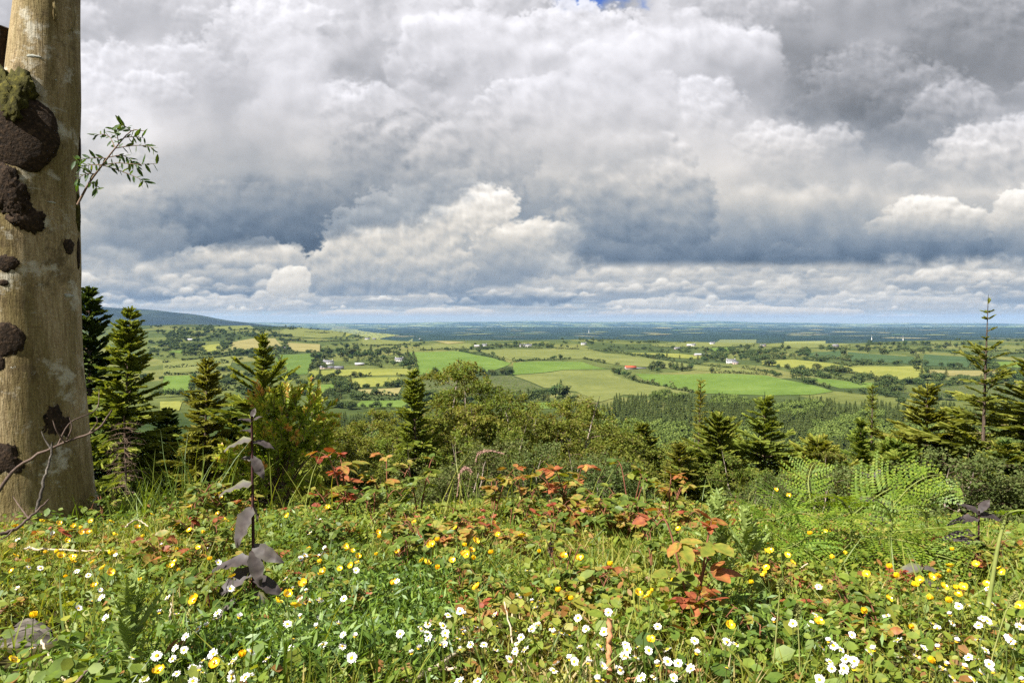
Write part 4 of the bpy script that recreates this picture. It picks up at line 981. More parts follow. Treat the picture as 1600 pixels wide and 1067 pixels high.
def plant(proto,ph,px,top,d,label,group=None,wide=1.,rz=None):
    a,b=ray(px,top); x=a*d; zt=b*d; gz=float(ground(x,d)); h=zt-gz; s=h/ph
    rz=RND.random()*6.28 if rz is None else rz
    if proto.name not in used:
        used.add(proto.name); proto.location=(x,d,gz); proto.rotation_euler=(0,0,rz); proto.scale=(s*wide,s*wide,s); proto['label']=label
        if group: proto['group']=group
        return proto
    return dup(proto,(x,d,gz),(0,0,rz),(s*wide,s*wide,s),label,group)
plant(S1,9.5,205,482,19,'tall dense green spruce right of the big grey trunk')
plant(S2,9.5,140,453,23,'darkest spruce, half hidden by the big grey trunk',wide=1.15)
plant(S3,8.5,325,560,19,'slim olive spruce with a gaunt top between the tall dense spruce and the drooping one')
plant(S8,8.5,412,524,19,'drooping yellowish spruce behind the spiky green bush',wide=1.0)
plant(S2,9.5,262,640,24,'dark spruce low in the gap right of the tall dense spruce',wide=1.3)
plant(S2,9.5,365,640,24,'dark low spruce between the olive spruce and the spiky bush',wide=1.3)
plant(S2,9.5,90,560,26,'dark spruce almost wholly behind the big grey trunk')
plant(S2,9.5,300,690,21,'low dark spruce under the slim olive spruce',wide=1.5)
plant(S2,9.5,500,700,26,'dark low spruce right behind the spiky green bush',wide=1.4)
plant(S1,9.5,643,578,20,'pointed green conifer standing left of the birches',wide=.9)
plant(S4,8,1122,648,22,'bushy green spruce right of the thin dead spire',wide=1.05)
plant(S5,8,1197,612,23,'bushy spruce with a long thin leader above the fern',wide=1.15)
plant(S8,8.5,1345,655,23,'dense bright green spruce behind the fern, left of the gaunt spire',wide=1.2)
plant(S5,8,1452,594,25,'broad olive spruce left of the tallest gaunt spruce',wide=1.25)
plant(S6,12,1543,460,22,'tallest gaunt spruce on the right, sparse boughs against the sky',wide=.95)
plant(S5,8,1612,552,22,'ragged spruce cut off by the right side of the photo',wide=1.5)
plant(S8,8.5,1290,690,24,'low bushy spruce between the long leader and the dense bright spruce',wide=1.2)
plant(S4,8,1400,690,21,'low bushy spruce under the broad olive spruce',wide=1.2)
plant(S8,8.5,1500,640,24,'slim spruce close on the left of the tallest gaunt spruce',wide=1.3)
plant(S2,9.5,1570,690,20,'dark spruce under the tallest gaunt spruce',wide=1.5)
plant(S3,8.5,1000,660,26,'olive conifer right of the drooping birches',wide=1.3)
plant(S3,8.5,1063,690,20,'olive conifer with a bare pale stem beside the bushy green spruce',wide=1.1)
plant(S7,9,1090,590,27,'thin half dead spire in front of the bright green field')
plant(S7,9,1362,598,26,'thin gaunt spire between the dense bright spruce and the broad olive one')
plant(S7,9,800,628,30,'thin spire among the birches in the middle')
plant(B4,9,685,560,22,'thin reddish twigged birch beside the pointed conifer',wide=1.2)
plant(B1,9,735,572,22,'airy birch right of the reddish twigged one',wide=1.0)
plant(B2,8,860,612,21,'broad drooping birch in the middle of the row',wide=1.1)
plant(B1,9,575,640,23,'airy birch low on the left of the pointed conifer',wide=1.1)
plant(B2,8,800,612,26,'drooping birch behind the broad one in the middle')
plant(B4,9,905,632,23,'thin birch on the right shoulder of the broad drooping one',wide=1.3)
plant(B2,8,955,655,24,'small drooping birch right of the middle',wide=1.1)
plant(B1,9,622,655,22,'small airy birch under the pointed conifer',wide=1.3)
plant(B3,5.5,700,700,17,'grey green willow bush under the airy birches',wide=1.15)
plant(B3,5.5,800,710,18,'grey green willow bush left of the broad drooping birch')
plant(B3,5.5,900,720,17,'dark willow bush under the broad drooping birch')
plant(B3,5.5,600,730,19,'willow bush behind the red bramble tips')
plant(B3,5.5,540,720,21,'willow bush in the dark gap right of the spiky bush')
plant(B3,5.5,985,720,18,'willow bush under the olive conifer')
plant(B1,9,1035,720,21,'birch low under the olive conifers',wide=1.4)
plant(B3,5.5,1240,735,19,'willow bush behind the left fern fronds')
plant(B3,5.5,1440,700,19,'willow bush behind the right fern fronds',wide=1.2)
plant(B3,5.5,1180,760,17,'willow bush under the spruce with the long leader')
plant(B2,8,1560,640,25,'drooping birch behind the tallest gaunt spruce',wide=1.2)
plant(B3,5.5,1600,720,18,'willow bush at the right end of the row',wide=1.2)
plant(B2,8,760,665,20,'drooping birch in front of the thin spire',wide=.9)
plant(S2,9.5,430,690,22,'low dark spruce behind the spiky bush',wide=1.4)
plant(S2,9.5,215,690,22,'low dark spruce under the tall dense spruce',wide=1.5)
rx=np.random.RandomState(17)
for q in range(15):
    px=530+q*30+rx.uniform(-12,12); plant((B1,B2,B4)[q%3],(9,8,9)[q%3],px,rx.uniform(612,690),rx.uniform(20,30),'one of the many airy birches filling the middle of the row','crowded birches of the middle row',1.15)
for q in range(18):
    px=965+q*37+rx.uniform(-18,18); k=q%4; plant((S4,B1,B2,S5)[k],(8,9,8,8)[k],px,rx.uniform(668,722),rx.uniform(19,30),'low tree crowding between the taller spruces on the right','low trees crowding the right of the row',1.2)
# the bare dead pole in front of the tall spruce
x,y,z=at(193,650,14); gz=float(ground(x,y)); h=z-gz
o=empty('dead_spruce',(x,y,gz),'small dead spruce, only a pale stem with bare brown twigs','dead tree')
g=Geo(); tube(g,curve([(0,0,-.1),(.03,0,h*.5),(0,.02,h)],8),np.linspace(.035,.012,8),7); g.obj('trunk',M['trunk'],o,True)
g=Geo(); zz=h*.25
while zz<h*.98:
    for j in range(4):
        a=RNG.rand()*6.28; L=.55*(1.08-.55*zz/h)*(.6+.5*RNG.rand()); d=np.array([math.cos(a),math.sin(a),.12]); s=np.linspace(0,1,5)[:,None]
        P=np.array([0,0,zz])+d*s*L+np.array([0,0,-.28*L])*s*s; tube(g,P,np.linspace(.008,.003,5),3,cap=False)
        for q in range(6):
            b=P[1+q%4]; e=norm(d+RNG.randn(3)*.7)*L*.3; tube(g,[b,b+e*.5,b+e-[0,0,.03]],[.004,.003,.0015],3,cap=False)
    zz+=.10
g.obj('branches',M['twig'],o)
# ================================================================ the big tree on the left
def barkmat():
    m,nt,out=mat('beech_bark'); oc=mapping(nt,'Object')
    f1=noise(nt,85,5,.6,mapping(nt,'Object',(1.5,1.5,.16)),.4); f2=noise(nt,5.5,5,.6,mapping(nt,'Object',(1.4,1.4,.30))); f3=noise(nt,26,3,.5,mapping(nt,'Object',(.45,.45,2.4))); f4=noise(nt,170,4,.7,oc)
    c=ramp(nt,f1,[(.24,(.19,.138,.074)),(.48,(.33,.255,.150)),(.74,(.44,.365,.235))])
    c=mixc(nt,1.,c,ramp(nt,f4,[(.3,(.62,.60,.56)),(.62,(1.15,1.15,1.15))]),'MULTIPLY')
    c=mixc(nt,ramp(nt,f2,[(.40,(0,0,0)),(.60,(.8,.8,.8))]),c,mixc(nt,1.,c,(.42,.42,.25),'MULTIPLY'))
    c=mixc(nt,ramp(nt,f3,[(.67,(0,0,0)),(.74,(.55,.55,.55))]),c,(.36,.35,.31))
    c=mixc(nt,ramp(nt,f3,[(.27,(.45,.45,.45)),(.34,(0,0,0))]),c,(.12,.085,.045))
    c=mixc(nt,ramp(nt,noise(nt,9,6,.75,mapping(nt,'Object',(1,1,.7),(3,1,2))),[(.54,(0,0,0)),(.64,(.8,.8,.8))]),c,(.085,.062,.03))
    c=mixc(nt,ramp(nt,noise(nt,6,6,.72,mapping(nt,'Object',(1,1,1.2),(9,4,7))),[(.54,(0,0,0)),(.62,(.75,.75,.75))]),c,(.50,.475,.40))
    p=nt.nodes.new('ShaderNodeBsdfPrincipled'); nt.links.new(c,p.inputs['Base Color']); p.inputs['Roughness'].default_value=.85; p.inputs['Specular IOR Level'].default_value=.15
    b=nt.nodes.new('ShaderNodeBump'); b.inputs['Distance'].default_value=.0045; b.inputs['Strength'].default_value=1.
    nt.links.new(math_(nt,'MULTIPLY_ADD',f3,.25,math_(nt,'MULTIPLY_ADD',f4,.35,f1)),b.inputs['Height']); nt.links.new(b.outputs[0],p.inputs['Normal'])
    nt.links.new(p.outputs[0],out.inputs[0]); return m
M['beech']=barkmat()
M['scar']=solid('old_scar_bark',[(.3,(.012,.009,.007)),(.55,(.035,.022,.014)),(.75,(.095,.062,.036))],95,bump=.007,rough=.95)
M['moss']=solid('moss',[(.3,(.018,.016,.006)),(.55,(.055,.052,.012)),(.75,(.14,.12,.025))],60,bump=.006,rough=1)
M['lichen']=solid('pale_lichen',[(.3,(.30,.31,.27)),(.7,(.46,.46,.42))],40)
M['ashleaf']=leafmat('shoot_leaves',[(0,(.035,.075,.014)),(.6,(.06,.115,.02)),(1,(.12,.16,.03))],.45,.1,.02)
TD=2.6; bx_,_,_=at(100,700,TD); BASE=np.array([-1.80,TD,float(ground(-1.80,TD))])
tree=empty('beech_tree',BASE,'big smooth grey brown tree trunk with dark burrs at the left edge','tree')
def wob(V,a):
    x,y,z=V[...,0],V[...,1],V[...,2]
    return a*(np.sin(z*5.1+x*9)*.5+np.sin(z*11.3+np.arctan2(y,x)*3+1)*.35+np.sin(np.arctan2(y,x)*5+z*2.)*.45)
zs=np.concatenate([np.linspace(-.12,2.6,150),np.linspace(2.7,6.0,22)]); th=np.linspace(0,2*PI,97)[:-1]
rad=np.interp(zs,[-.12,0,.10,.30,.6,.95,1.25,1.6,2.0,3,6],[.31,.265,.235,.214,.198,.190,.172,.124,.104,.100,.06])
cx=np.interp(zs,[-.1,0,.3,.9,1.3,1.6,2.0,6],[-.065,-.065,-.062,-.062,-.035,.030,.060,.25])
V=np.stack([cx[:,None]+rad[:,None]*np.cos(th)*1.0,rad[:,None]*np.sin(th),np.broadcast_to(zs[:,None],(len(zs),96))],-1)
rr_=1+wob(V,.018)+(.06*np.cos(th*5+.6)*np.exp(-np.clip(zs,0,9)/.16)[:,None])+.05*np.exp(-((zs[:,None]-.62)/.10)**2-((np.angle(np.exp(1j*(th-(-PI/2+1.1)))))/.35)**2)
V[...,0]=cx[:,None]+(V[...,0]-cx[:,None])*rr_; V[...,1]*=rr_
i=np.arange(len(zs)-1)[:,None]*96; j=np.arange(96)[None]
g=Geo(); g.add(V.reshape(-1,3),np.stack([i+j,i+(j+1)%96,i+96+(j+1)%96,i+96+j],-1).reshape(-1,4)); g.obj('trunk',M['beech'],tree,True)
def onbark(px,py,out=.0):
    """point on the trunk's face seen in that direction, in tree space, with its outward normal"""
    a,b=ray(px,py); best=None
    for d in np.arange(TD-.45,TD+.2,.004):
        p=np.array([a*d,d,b*d])-BASE; r=np.interp(p[2],zs,rad); c=np.interp(p[2],zs,cx)
        if math.hypot(p[0]-c,p[1])<=r:
            n=norm(np.array([p[0]-c,p[1],0])); return p+n*out,n
    p=at(px,py,TD)-BASE; return p,np.array([.7,-.7,0])
def lump(px,py,rw,rh,dep,m_,name,label=None,seed=0,parent=tree,rough=.12):
    """a burr seated on the bark, rw x rh in photo pixels"""
    p,n=onbark(px,py); R=np.random.RandomState(seed); k=TD/FPX; rw*=k; rh*=k
    u=np.linspace(0,PI*.62,16); v=np.linspace(0,2*PI,41)[:-1]; U,Vv=np.meshgrid(u,v,indexing='ij')
    dep=dep*.55; q=1+rough*np.sin(U)**1.5*(np.sin(Vv*3+seed)*.5+np.sin(Vv*7+U*5+seed*2)*.35+np.sin(U*13+Vv*2)*.2)+rough*.5*R.randn(*U.shape)*np.sin(U)
    s_=norm(np.cross([0,0,1.],n)); X=np.sin(U)*np.cos(Vv)*rw*q; Z=np.sin(U)*np.sin(Vv)*rh*q; Yn=(np.cos(U)-.12)*dep*q
    W=p+X[...,None]*s_+Z[...,None]*np.array([0,0,1.])+Yn[...,None]*n
    i=np.arange(15)[:,None]*40; j=np.arange(40)[None]
    g=Geo(); g.add(W.reshape(-1,3),np.stack([i+j,i+(j+1)%40,i+40+(j+1)%40,i+40+j],-1).reshape(-1,4)); return tag(g.obj(name,m_,parent,True),label)
lump(34,210,46,58,.05,M['scar'],'burr','big round dark burr',1,rough=.05)
lump(2,170,42,52,.07,M['moss'],'moss','dark moss over the upper burr',2,rough=.2); lump(20,150,32,36,.05,M['moss'],'moss',seed=12,rough=.25)
lump(8,300,24,34,.03,M['scar'],'burr',seed=3,rough=.25); lump(30,322,16,22,.03,M['scar'],'burr',seed=4,rough=.25); lump(44,345,20,17,.025,M['scar'],'burr',seed=5,rough=.25)
lump(107,385,11,14,.018,M['scar'],'knot',seed=6); lump(11,412,14,13,.015,M['scar'],'knot',seed=7); lump(6,442,7,5,.01,M['scar'],'knot',seed=17); lump(14,532,18,25,.014,M['scar'],'knot','dark oval knot',seed=8); lump(-4,568,10,16,.012,M['scar'],'knot',seed=9)
lump(121,332,8,30,.02,M['moss'],'moss',seed=10,rough=.2); lump(122,395,6,26,.012,M['scar'],'burr',seed=11); lump(124,232,5,34,.012,M['scar'],'burr',seed=13)
lump(100,20,16,36,.016,M['beech'],'fold',seed=14); lump(86,668,18,26,.012,M['scar'],'knot',seed=15,rough=.3); lump(8,725,22,24,.02,M['scar'],'burr',seed=16,rough=.3)
for px,py,w,h in ((31,575,8,4.5),(108,462,9,2.5),(100,130,11,3),(70,662,10,2.6),(92,318,14,1.8),(52,88,8,2.),(40,440,12,2.)): lump(px,py,w,h,.0035,M['lichen'],'lichen',seed=int(px),rough=.3)
# second stem leaning out of the picture, and a broken stub
g=Geo(); p0,_=onbark(10,300); tube(g,curve([p0+[-.02,.22,-.30],p0+[-.12,.16,.02],p0+[-.36,.12,.34],p0+[-.9,.1,1.2],p0+[-1.6,.1,2.6]],18),np.interp(np.linspace(0,1,18),[0,.15,.3,1],[.06,.13,.12,.06]),24); g.obj('limb',M['beech'],tree,True)
g=Geo(); P=curve([at(22,170,2.62)-BASE,at(4,112,2.6)-BASE,at(0,80,2.58)-BASE,at(6,42,2.56)-BASE],12); tube(g,P,np.interp(np.linspace(0,1,12),[0,.6,1],[.05,.038,.018]),20); tag(g.obj('stub',M['scar'],tree,True),'dark broken branch stub')
# limbs and leaves overhead, above the frame
g=Geo(); gl=Geo(); R=np.random.RandomState(90); LP=[]
for k in range(16):
    a=R.rand()*6.28; z0=R.uniform(3.5,5.7); L=R.uniform(.8,1.7); d=np.array([math.cos(a),math.sin(a),.35]); s=np.linspace(0,1,7)[:,None]
    P=np.array([np.interp(z0,zs,cx),0,z0])+d*s*L+np.array([0,0,-.25*L])*s*s; P[1:]+=R.randn(6,3)*.03; tube(g,P,np.linspace(.03,.006,7),5,cap=False)
    for q in range(90): LP.append(P[2+R.randint(5)]+R.randn(3)*np.array([.24,.24,.15]))
g.obj('branches',M['beech'],tree)
LEAFV=[];st_=9
for k in range(st_):
    t=k/(st_-1.); w=.34*math.sin(PI*min(1,t*.93+.05))**.8*(1 if k%2 else .86); z=-.16*t*t+.02*math.sin(t*9); LEAFV+= [(-w,t-.03*(k%2),z+.14*w),(0,t,z-.02),(w,t-.03*(k%2),z+.14*w)]
LEAFV=np.array(LEAFV); LEAFF=[]
for k in range(st_-1):
    a=k*3; LEAFF+=[[a,a+1,a+4,a+3],[a+1,a+2,a+5,a+4]]
LEAFF=np.array(LEAFF); VEIN=np.tile([.05,-.10,.05],9)
LP=np.array(LP); n=len(LP); nr=norm(R.randn(n,3)*.6+[0,0,1.]); sz=.055+.03*R.rand(n)
scatter(gl,LEAFV,LEAFF,frames(norm(np.cross(nr,R.randn(n,3))),nr),LP,np.stack([sz,sz,sz],-1),R.rand(n)); gl.obj('crown',M['ashleaf'],tree)
# the leafy shoot on its right side
g=Geo(); gl=Geo(); 
def tp(px,py,dd=0.): return at(px,py,TD-.12+dd)-BASE
main=curve([tp(121,320),tp(140,285),tp(160,258),tp(180,232),tp(205,205),tp(226,205)],16); tube(g,main,np.linspace(.0042,.0012,16),6)
R=np.random.RandomState(8); LB=[];LD_=[];LS=[]
for pts,w in (([(160,258),(185,255),(215,257),(245,256)],9),([(160,258),(190,268),(215,278),(228,286)],8),([(168,248),(150,247),(128,249),(118,252)],11),([(180,232),(172,215),(160,210),(148,212)],8),([(186,228),(183,212),(178,203),(180,197)],7),([(180,232),(205,228),(228,228),(240,232)],8),([(150,272),(135,272),(124,278),(120,287)],7),([(140,285),(148,290),(152,298)],4),([(205,205),(196,198),(186,194)],5),([(160,258),(140,258),(126,262)],7),([(170,246),(190,243),(204,250),(214,262)],6),([(195,215),(210,214),(225,216)],4)):
    P=curve([tp(x,y,R.randn()*.02) for x,y in pts],12); tube(g,P,np.linspace(.002,.0007,12),4)
    for k in range(w+6):
        u=(k+1.)/(w+6)*11; q=np.array([np.interp(u,np.arange(12),P[:,c]) for c in range(3)]); t=norm(P[min(11,int(u)+1)]-P[max(0,int(u)-1)])
        sd=norm(np.cross(t,[0,-1,0]))*(1 if k%2 else -1); LB.append(q); LD_.append(norm(t*.7+sd*.8+R.randn(3)*.35+[0,0,-.15])); LS.append(.016+.014*R.rand()*(1 if k<w else 1.4))
LB=np.array(LB);LD_=np.array(LD_);LS=np.array(LS); n=len(LB)
scatter(gl,LEAFV,LEAFF,frames(LD_,norm(R.randn(n,3)*.7+[0,-.5,.8])),LB,np.stack([LS*.62,LS*1.15,LS],-1),R.rand(n))
sh=g.obj('shoot',M['twig'],tree); tag(sh,'thin leafy shoot on the right of the trunk'); gl.obj('leaves',M['ashleaf'],sh)
# ================================================================ the meadow: grass and low leaves
M['grass']=leafmat('grass_blades',[(0,(.06,.10,.014)),(.30,(.12,.18,.022)),(.55,(.21,.245,.034)),(.76,(.32,.30,.06)),(.9,(.42,.34,.13)),(1,(.48,.38,.20))],.42,0,.02)
M['cover']=leafmat('low_leaves',[(0,(.05,.10,.014)),(.40,(.11,.18,.022)),(.72,(.20,.255,.034)),(.92,(.31,.31,.05)),(1,(.28,.14,.045))],.42,0,.02,patch=60.)
M['feather']=leafmat('feathery_leaves',[(0,(.05,.10,.012)),(.6,(.115,.20,.02)),(1,(.19,.28,.035))],.3,0,.04)
def vnoise(x,y,s,seed):
    x=x/s+seed*13.7;y=y/s+seed*7.1; ix=np.floor(x);iy=np.floor(y);fx=x-ix;fy=y-iy; fx=fx*fx*(3-2*fx);fy=fy*fy*(3-2*fy)
    h=lambda a,b:np.modf(np.abs(np.sin(a*127.1+b*311.7+seed*17.)*43758.5453))[0]
    return (h(ix,iy)*(1-fx)+h(ix+1,iy)*fx)*(1-fy)+(h(ix,iy+1)*(1-fx)+h(ix+1,iy+1)*fx)*fy
CLEAR=[(hit(px,py),r) for px,py,r in ((20,1012,.085),(85,1010,.05),(350,988,.035),(360,1012,.035),(-20,1020,.08),(690,1035,.035),(30,1040,.05))]
def spots(n,y0=.55,y1=3.4,side=.35,R=RNG):
    y=y0+(y1-y0)*R.rand(n)**.85; x=(R.rand(n)*2-1)*(y*.78+side); k=np.ones(n,bool)
    for p,r in CLEAR: k&=((x-p[0])**2+(y-p[1])**2>(r*(.7+.6*R.rand(n)))**2)
    return x[k],y[k]
BL=np.array([[-.5,0,0],[.5,0,0],[.42,.36,.05],[-.42,.36,.05],[.28,.72,.21],[-.28,.72,.21],[.03,1,.42],[-.03,1,.42]]); BLF=np.array([[0,1,2,3],[3,2,4,5],[5,4,6,7]])
def blades(g,x,y,h,w,a,lean=.35,R=RNG,z0=-.004):
    n=len(x); P=np.stack([x,y,ground(x,y)+z0],-1); d=norm(np.stack([R.randn(n)*lean,R.randn(n)*lean,np.ones(n)],-1)); up=norm(np.stack([R.randn(n),R.randn(n),np.zeros(n)],-1))
    scatter(g,BL,BLF,frames(d,up),P,np.stack([w,h,h],-1),a)
g=Geo(); R=np.random.RandomState(31)
x,y=spots(52000,R=R); dry=vnoise(x,y,.35,1)*.6+vnoise(x,y,.11,2)*.4
px_=800+FPX*x/y; dryz=np.exp(-((px_-860)/260)**2)*(y<1.35)*.25+np.exp(-((px_-1250)/200)**2)*.12
h=(.030+.055*R.rand(len(x))**1.5)*(.6+.8*vnoise(x,y,.5,5))*(.72+.28*sst(1.2,1.7,y))*(1-.42*sst(1.9,2.4,y)); 
blades(g,x,y,h,.0028+.0022*R.rand(len(x)),np.clip(.50*R.rand(len(x))+.74*dry+dryz-.08,0,1),.5,R)
x,y=spots(5200,R=R); m_=(vnoise(x,y,.45,8)>.5)&(y<2.2); x,y=x[m_],y[m_]
blades(g,x,y,.05+.09*R.rand(len(x)),.0032+.002*R.rand(len(x)),np.clip(.15+.5*R.rand(len(x)),0,1),.35,R)
# long grass round the foot of the trunk and along the brow
def tuft(g,px,py,n,h0,h1,sp=.06,lean=.28,a0=.1,a1=.5,w=.005,R=R,full=False):
    p=hit(px,max(py,813))
    if p is None or p[1]>6: return
    x=p[0]+R.randn(n)*sp; y=p[1]+R.randn(n)*sp; blades(g,x,y,R.uniform(h0,h1,n)*(1. if px<350 or full else .52),w*(.6+.7*R.rand(n)),R.uniform(a0,a1,n),lean,R)
for px,py,n,h0,h1 in ((290,790,16,.18,.34),(265,795,24,.12,.26),(235,800,30,.1,.22),(200,800,34,.1,.2),(330,792,12,.16,.32),(160,800,26,.08,.18),(60,805,40,.07,.16),(110,808,40,.07,.15),(20,800,40,.08,.2),(310,785,8,.22,.36),(440,800,14,.12,.24),(560,800,16,.14,.28),(640,795,18,.1,.26),(700,800,14,.1,.25),(770,800,18,.12,.25),(830,805,20,.1,.22),(880,805,18,.1,.22),(960,808,16,.1,.25),(1030,810,22,.12,.26),(1080,812,22,.12,.26),(1150,815,22,.12,.24),(1220,820,26,.12,.24),(1300,822,30,.1,.22),(1400,828,34,.1,.22),(1480,835,34,.1,.24),(1560,840,30,.1,.22),(1600,840,20,.1,.2),(500,800,20,.1,.2)): tuft(g,px,py,n,h0,h1)
for px,py,n,h0,h1 in ((1180,900,26,.1,.2),(1080,870,24,.1,.2),(1250,900,26,.08,.18),(1400,900,30,.1,.22),(1520,960,20,.08,.16),(1260,960,18,.1,.2),(560,880,18,.08,.17),(470,850,20,.1,.2),(700,880,14,.1,.18),(930,860,18,.1,.2),(1450,900,24,.1,.22),(1000,880,24,.1,.2),(1340,880,24,.1,.2)): tuft(g,px,py,n,h0,h1,.09)
for k in range(34): tuft(g,R.uniform(420,1580),R.uniform(808,840),R.randint(3,7),.13,.30,.05,.25,.15,.7,.0042,R,True)
tag(g.obj('grass',M['grass']),'short and long grass of the flowery meadow, green to straw coloured',kind='stuff')
LQ=np.array([[0,0,0],[.36,.30,.05],[.40,.66,.04],[0,1,-.06],[-.40,.66,.04],[-.36,.30,.05],[0,.5,-.03]]); LQ4=np.array([[0,1,6,5],[1,2,3,6],[5,6,3,4]])
g=Geo(); x,y=spots(66000,R=R); n=len(x); hh=(.004+.05*R.rand(n)**1.5)*(.5+vnoise(x,y,.3,11)); P=np.stack([x,y,ground(x,y)+hh],-1)
nr=norm(np.stack([R.randn(n)*.5,R.randn(n)*.5-.12,np.ones(n)],-1)); sz=.007+.013*R.rand(n)**1.8; k=R.rand(n)<.10; sz[k]*=1.7
scatter(g,LQ,LQ4,frames(norm(np.cross(nr,R.randn(n,3))),nr),P,np.stack([sz*(.7+.5*R.rand(n)),sz*1.3,sz],-1),np.clip(.42*R.rand(n)+.55*(vnoise(x,y,.28,13)-.2)+.45*vnoise(x,y,.07,14)+(R.rand(n)<.07)*.4,0,1))
tag(g.obj('ground_cover',M['cover']),'small round and oval leaves covering the ground between the flowers',kind='stuff')
g=Geo(); R2=np.random.RandomState(32); cn=0
for px,py,s,n in ((610,930,.10,420),(680,950,.10,420),(560,960,.10,420),(640,985,.07,260),(470,1020,.10,500),(540,1045,.09,460),(600,1030,.08,320),(430,1050,.07,260),(1160,1000,.08,260),(1220,1030,.09,260),(460,830,.08,260),(190,1050,.08,200),(330,1055,.08,200)):
    p=hit(px,py); x=p[0]+R2.randn(n)*s; y=p[1]+R2.randn(n)*s*.7; blades(g,x,y,.03+.05*R2.rand(n),.0022+.0018*R2.rand(n),np.clip(R2.rand(n)*.8,0,1),.9,R2); 
    x=p[0]+R2.randn(n)*s; y=p[1]+R2.randn(n)*s*.7; P=np.stack([x,y,ground(x,y)+.02+.05*R2.rand(n)],-1); d=norm(R2.randn(n,3)+[0,0,.3]); w=np.full(n,.0045); L=.016+.014*R2.rand(n)
    scatter(g,DIAM,LQF,frames(d,norm(R2.randn(n,3)+[0,0,1.])),P,np.stack([w*2,L,L],-1),R2.rand(n))
tag(g.obj('feathery_cover',M['feather']),'dark green feathery leaves in soft patches at the bottom of the meadow',kind='stuff')
# ================================================================ daisies and buttercups
M['petal']=solid('white_petals',[(.3,(.74,.72,.72)),(.7,(.86,.84,.84))],40); M['disc']=solid('yellow_disc',[(.3,(.62,.36,.01)),(.7,(.80,.52,.02))],300,bump=.0005)
M['butter']=leafmat('yellow_petals',[(0,(.72,.42,.008)),(.5,(.86,.58,.012)),(1,(.90,.66,.03))],.2,.15,.10,.25)
M['stem']=solid('green_stems',[(.3,(.06,.09,.02)),(.7,(.11,.14,.035))],40); M['drystem']=solid('brown_stems',[(.3,(.14,.07,.03)),(.7,(.26,.14,.06))],60)
def daisy(seed,h,closed=0.,lab=''):
    R=np.random.RandomState(seed); o=empty('daisy',(0,0,-50),lab,'daisy')
    lean=R.randn(2)*.18*h; top=np.array([lean[0],lean[1],h]); g=Geo(); tube(g,curve([(0,0,-.01),(lean[0]*.2,lean[1]*.2,h*.5),top],7),.0009,5); g.obj('stem',M['stem'],o)
    ax=norm(np.array([R.randn()*.3,-.35+R.randn()*.25,1.])); s=norm(np.cross(ax,[0,1.,.2])); u=np.cross(s,ax); Mx=np.stack([s,u,ax],-1)
    n=22; a=np.arange(n)/n*2*PI+R.randn(n)*.05; up=.15+closed+R.randn(n)*.12; d=np.stack([np.cos(a)*np.cos(up),np.sin(a)*np.cos(up),np.sin(up)],-1); L=.0082*(.85+.25*R.rand(n))
    PQ=np.array([[-.35,.25,0],[.35,.25,0],[.5,.7,.02],[-.5,.7,.02],[.22,1,-.02],[-.22,1,-.02]]); PF=np.array([[0,1,2,3],[3,2,4,5]])
    V,F=inst(PQ,PF,frames(d,np.tile([0,0,1.],(n,1))),np.zeros((n,3)),np.stack([np.full(n,.0024),L,L],-1)); g=Geo(); g.add(V@Mx.T+top,F); g.obj('petals',M['petal'],o)
    u_=np.linspace(0,PI/2,5)[:,None]; v_=np.linspace(0,2*PI,13)[:-1][None]; V=np.stack([.0034*np.cos(u_)*np.cos(v_),.0034*np.cos(u_)*np.sin(v_),.0022*np.sin(u_)+0*v_],-1).reshape(-1,3)
    i=np.arange(4)[:,None]*12;j=np.arange(12)[None]; g=Geo(); g.add(V@Mx.T+top+ax*.0004,np.stack([i+j,i+(j+1)%12,i+12+(j+1)%12,i+12+j],-1).reshape(-1,4)); g.obj('disc',M['disc'],o,True)
    return o,top
def buttercup(seed,h,open_=.55,lab=''):
    R=np.random.RandomState(seed); o=empty('buttercup',(0,0,-50),lab,'buttercup'); lean=R.randn(2)*.14*h; top=np.array([lean[0],lean[1],h])
    g=Geo(); tube(g,curve([(0,0,-.01),(lean[0]*.1,lean[1]*.3,h*.55),top],8),np.linspace(.0014,.0009,8),5); b=np.array([lean[0]*.15,lean[1]*.35,h*.6]); e=b+[R.randn()*.03,R.randn()*.03,.05]; tube(g,[b,(b+e)/2+[0,0,.004],e],.0008,4)
    g.obj('stem',M['stem'],o)
    ax=norm(np.array([R.randn()*.3,-.30+R.randn()*.3,1.])); s=norm(np.cross(ax,[0,1.,.2])); u=np.cross(s,ax); Mx=np.stack([s,u,ax],-1); g=Geo()
    for k in range(5):
        a=k/5*2*PI+R.randn()*.06; t=np.linspace(0,1,5); w=np.array([.12,.62,.98,.88,.42])*.0072; r=.0125*np.sin(t*PI/2*.92)*(1+.1*R.randn())*(1 if open_<1.2 else 1.4/(1+open_)); z=.0125*min(open_,1.1)*t**1.9
        V=[]
        for q in range(5):
            for m_ in (-1,-.4,.4,1): x_=w[q]*m_; V.append((r[q],x_,z[q]+.0016*m_*m_))
        V=np.array(V); ca,sa=math.cos(a),math.sin(a); V=V@np.array([[ca,sa,0],[-sa,ca,0],[0,0,1]]); i=np.arange(4)[:,None]*4;j=np.arange(3)[None]
        g.add(V@Mx.T+top,np.stack([i+j,i+j+1,i+4+j+1,i+4+j],-1).reshape(-1,4),R.rand())
    g.obj('petals',M['butter'],o,True)
    g=Geo(); d=norm(R.randn(40,3)*.7+[0,0,1.]); scatter(g,NQ,LQF,frames(d,rdir(40)),np.zeros((40,3)),np.stack([np.full(40,.0011),np.full(40,.005),np.full(40,.005)],-1)); V=g.V[0]@Mx.T+top; g.V[0]=V.astype(np.float32); g.obj('stamens',M['disc'],o)
    return o,top
